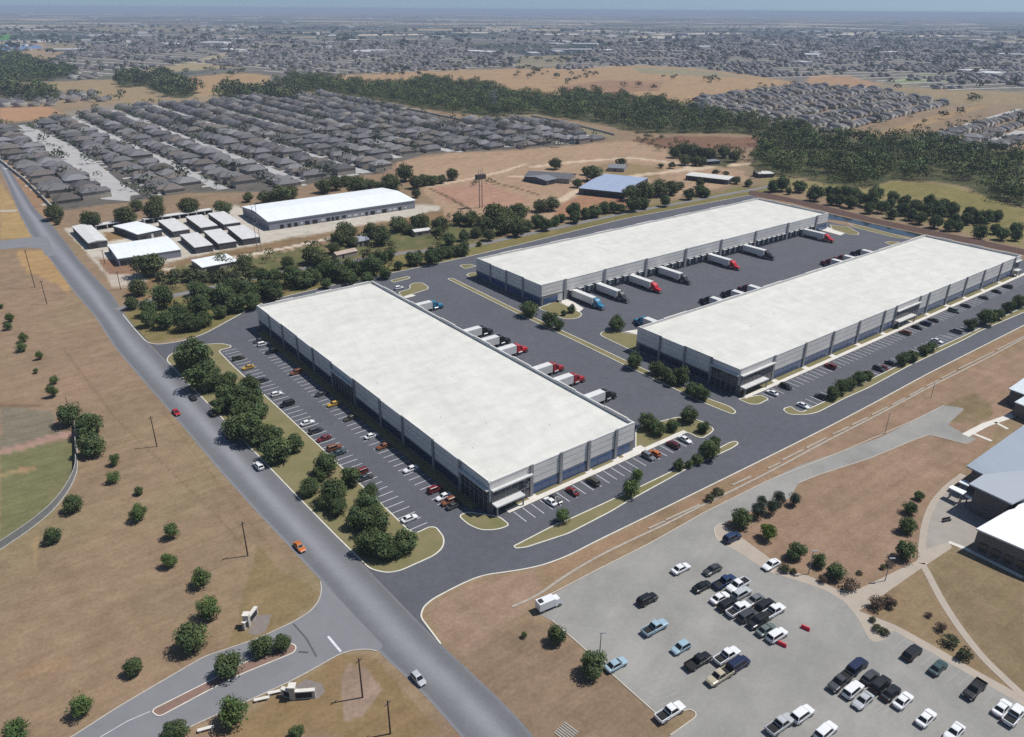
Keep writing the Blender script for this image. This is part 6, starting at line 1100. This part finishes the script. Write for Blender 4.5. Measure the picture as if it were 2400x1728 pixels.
street((397, 331), (470, 352), 22, .034); street((600, 304), (664, 328), 18, .034); street((692, 367), (820, 413), 16, .034); street((716, 275), (765, 290), 14, .034); street((845, 310), (900, 317), 16, .034); street((752, 240), (815, 250), 24, .034); street((1030, 298), (1058, 303), 14, .034)
rg2 = random.Random(3)
for h in allh:
    if rg2.random() < .62:
        fx = Vector((-math.sin(h[2]), math.cos(h[2]))) * -1; c = Vector((h[0], h[1])) + fx * 10.5; s_ = Vector((math.cos(h[2]), math.sin(h[2]))) * (2.5 if rg2.random() < .5 else -2.5)
        strip(mb, [tuple(c + s_ - fx * 3), tuple(c + s_ + fx * 3.4)], 5, 0, .038)
o = mb.build('residential_streets', mat('street_concrete', (.42, .41, .40), .9, (.34, .335, .33), .15, detail=6)); o['kind'] = 'structure'
# pale big roofs scattered over the far plain
rg = random.Random(17); q = MB()
spots = [(x, y) for x, y in [(G(px_, py_)) for px_, py_ in [(20, 26), (210, 98), (480, 72), (540, 71), (990, 88), (1360, 121), (1420, 121), (1600, 82), (1960, 85), (2060, 90), (1880, 150), (1480, 75), (300, 62), (1300, 62), (700, 30), (1150, 58), (2290, 98), (2380, 132), (1020, 46), (860, 41), (1700, 56), (1990, 62), (2280, 170), (2320, 176), (1880, 77), (500, 105), (280, 100), (1250, 130)]]]
for i in range(130): t = math.exp(rg.uniform(math.log(2200), math.log(12000))); spots.append((rg.uniform(-.72, .72) * t, t))
for x, y in spots:
    k = rg.uniform(.6, 1.6) * (1 + y / 9000); w, d = 22 * k, 12 * k; a = rg.uniform(0, 3); c, s_ = math.cos(a), math.sin(a); h = rg.uniform(4, 8)
    P = [(x + u * c - v * s_, y + u * s_ + v * c) for u, v in ((-w, -d), (w, -d), (w, d), (-w, d))]; q.hexa([(*p, 0) for p in P] + [(*p, h) for p in P])
tag(q.build('distant_sheds', mat('distant_roof', (.66, .66, .64), .8, (.52, .52, .52), .02)), kind='stuff')

# long pale roads across the far plain
mb = MB(); rr = random.Random(23)
for i in range(26):
    y = math.exp(rr.uniform(math.log(2100), math.log(11000))); x0 = rr.uniform(-.8, .4) * y; ln = rr.uniform(.15, .6) * y; a = rr.uniform(-.10, .22)
    strip(mb, [(x0 + ln * t, y + math.sin(a) * ln * t + 12 * math.sin(6 * t + i)) for t in [k / 8 for k in range(9)]], rr.uniform(9, 20) * (1 + y / 7000), 0, .5)
mb.build('far_road', mat('far_road_surface', (.52, .50, .47), .9))['kind'] = 'structure'

# ------------------------------------------------------------------ haze over the plain
R_ = 100000
q = MB(); q.box(-R_, R_, -3300, R_, -1.0, 118.0); hz = q.mesh('haze', [])
hm = bpy.data.materials.new('haze'); hm.use_nodes = True; nt = hm.node_tree; nt.nodes.clear(); ou = nt.nodes.new('ShaderNodeOutputMaterial'); vo = nt.nodes.new('ShaderNodeVolumePrincipled')
vo.inputs['Color'].default_value = (.58, .70, .90, 1); vo.inputs['Density'].default_value = 1.15e-4; vo.inputs['Anisotropy'].default_value = .0; nt.links.new(vo.outputs[0], ou.inputs['Volume']); hz.materials.append(hm)
tag(link('haze', hz), kind='stuff')
print('TREES', NT, 'HOUSES', len(near), len(rest), len(H4) + len(H5))
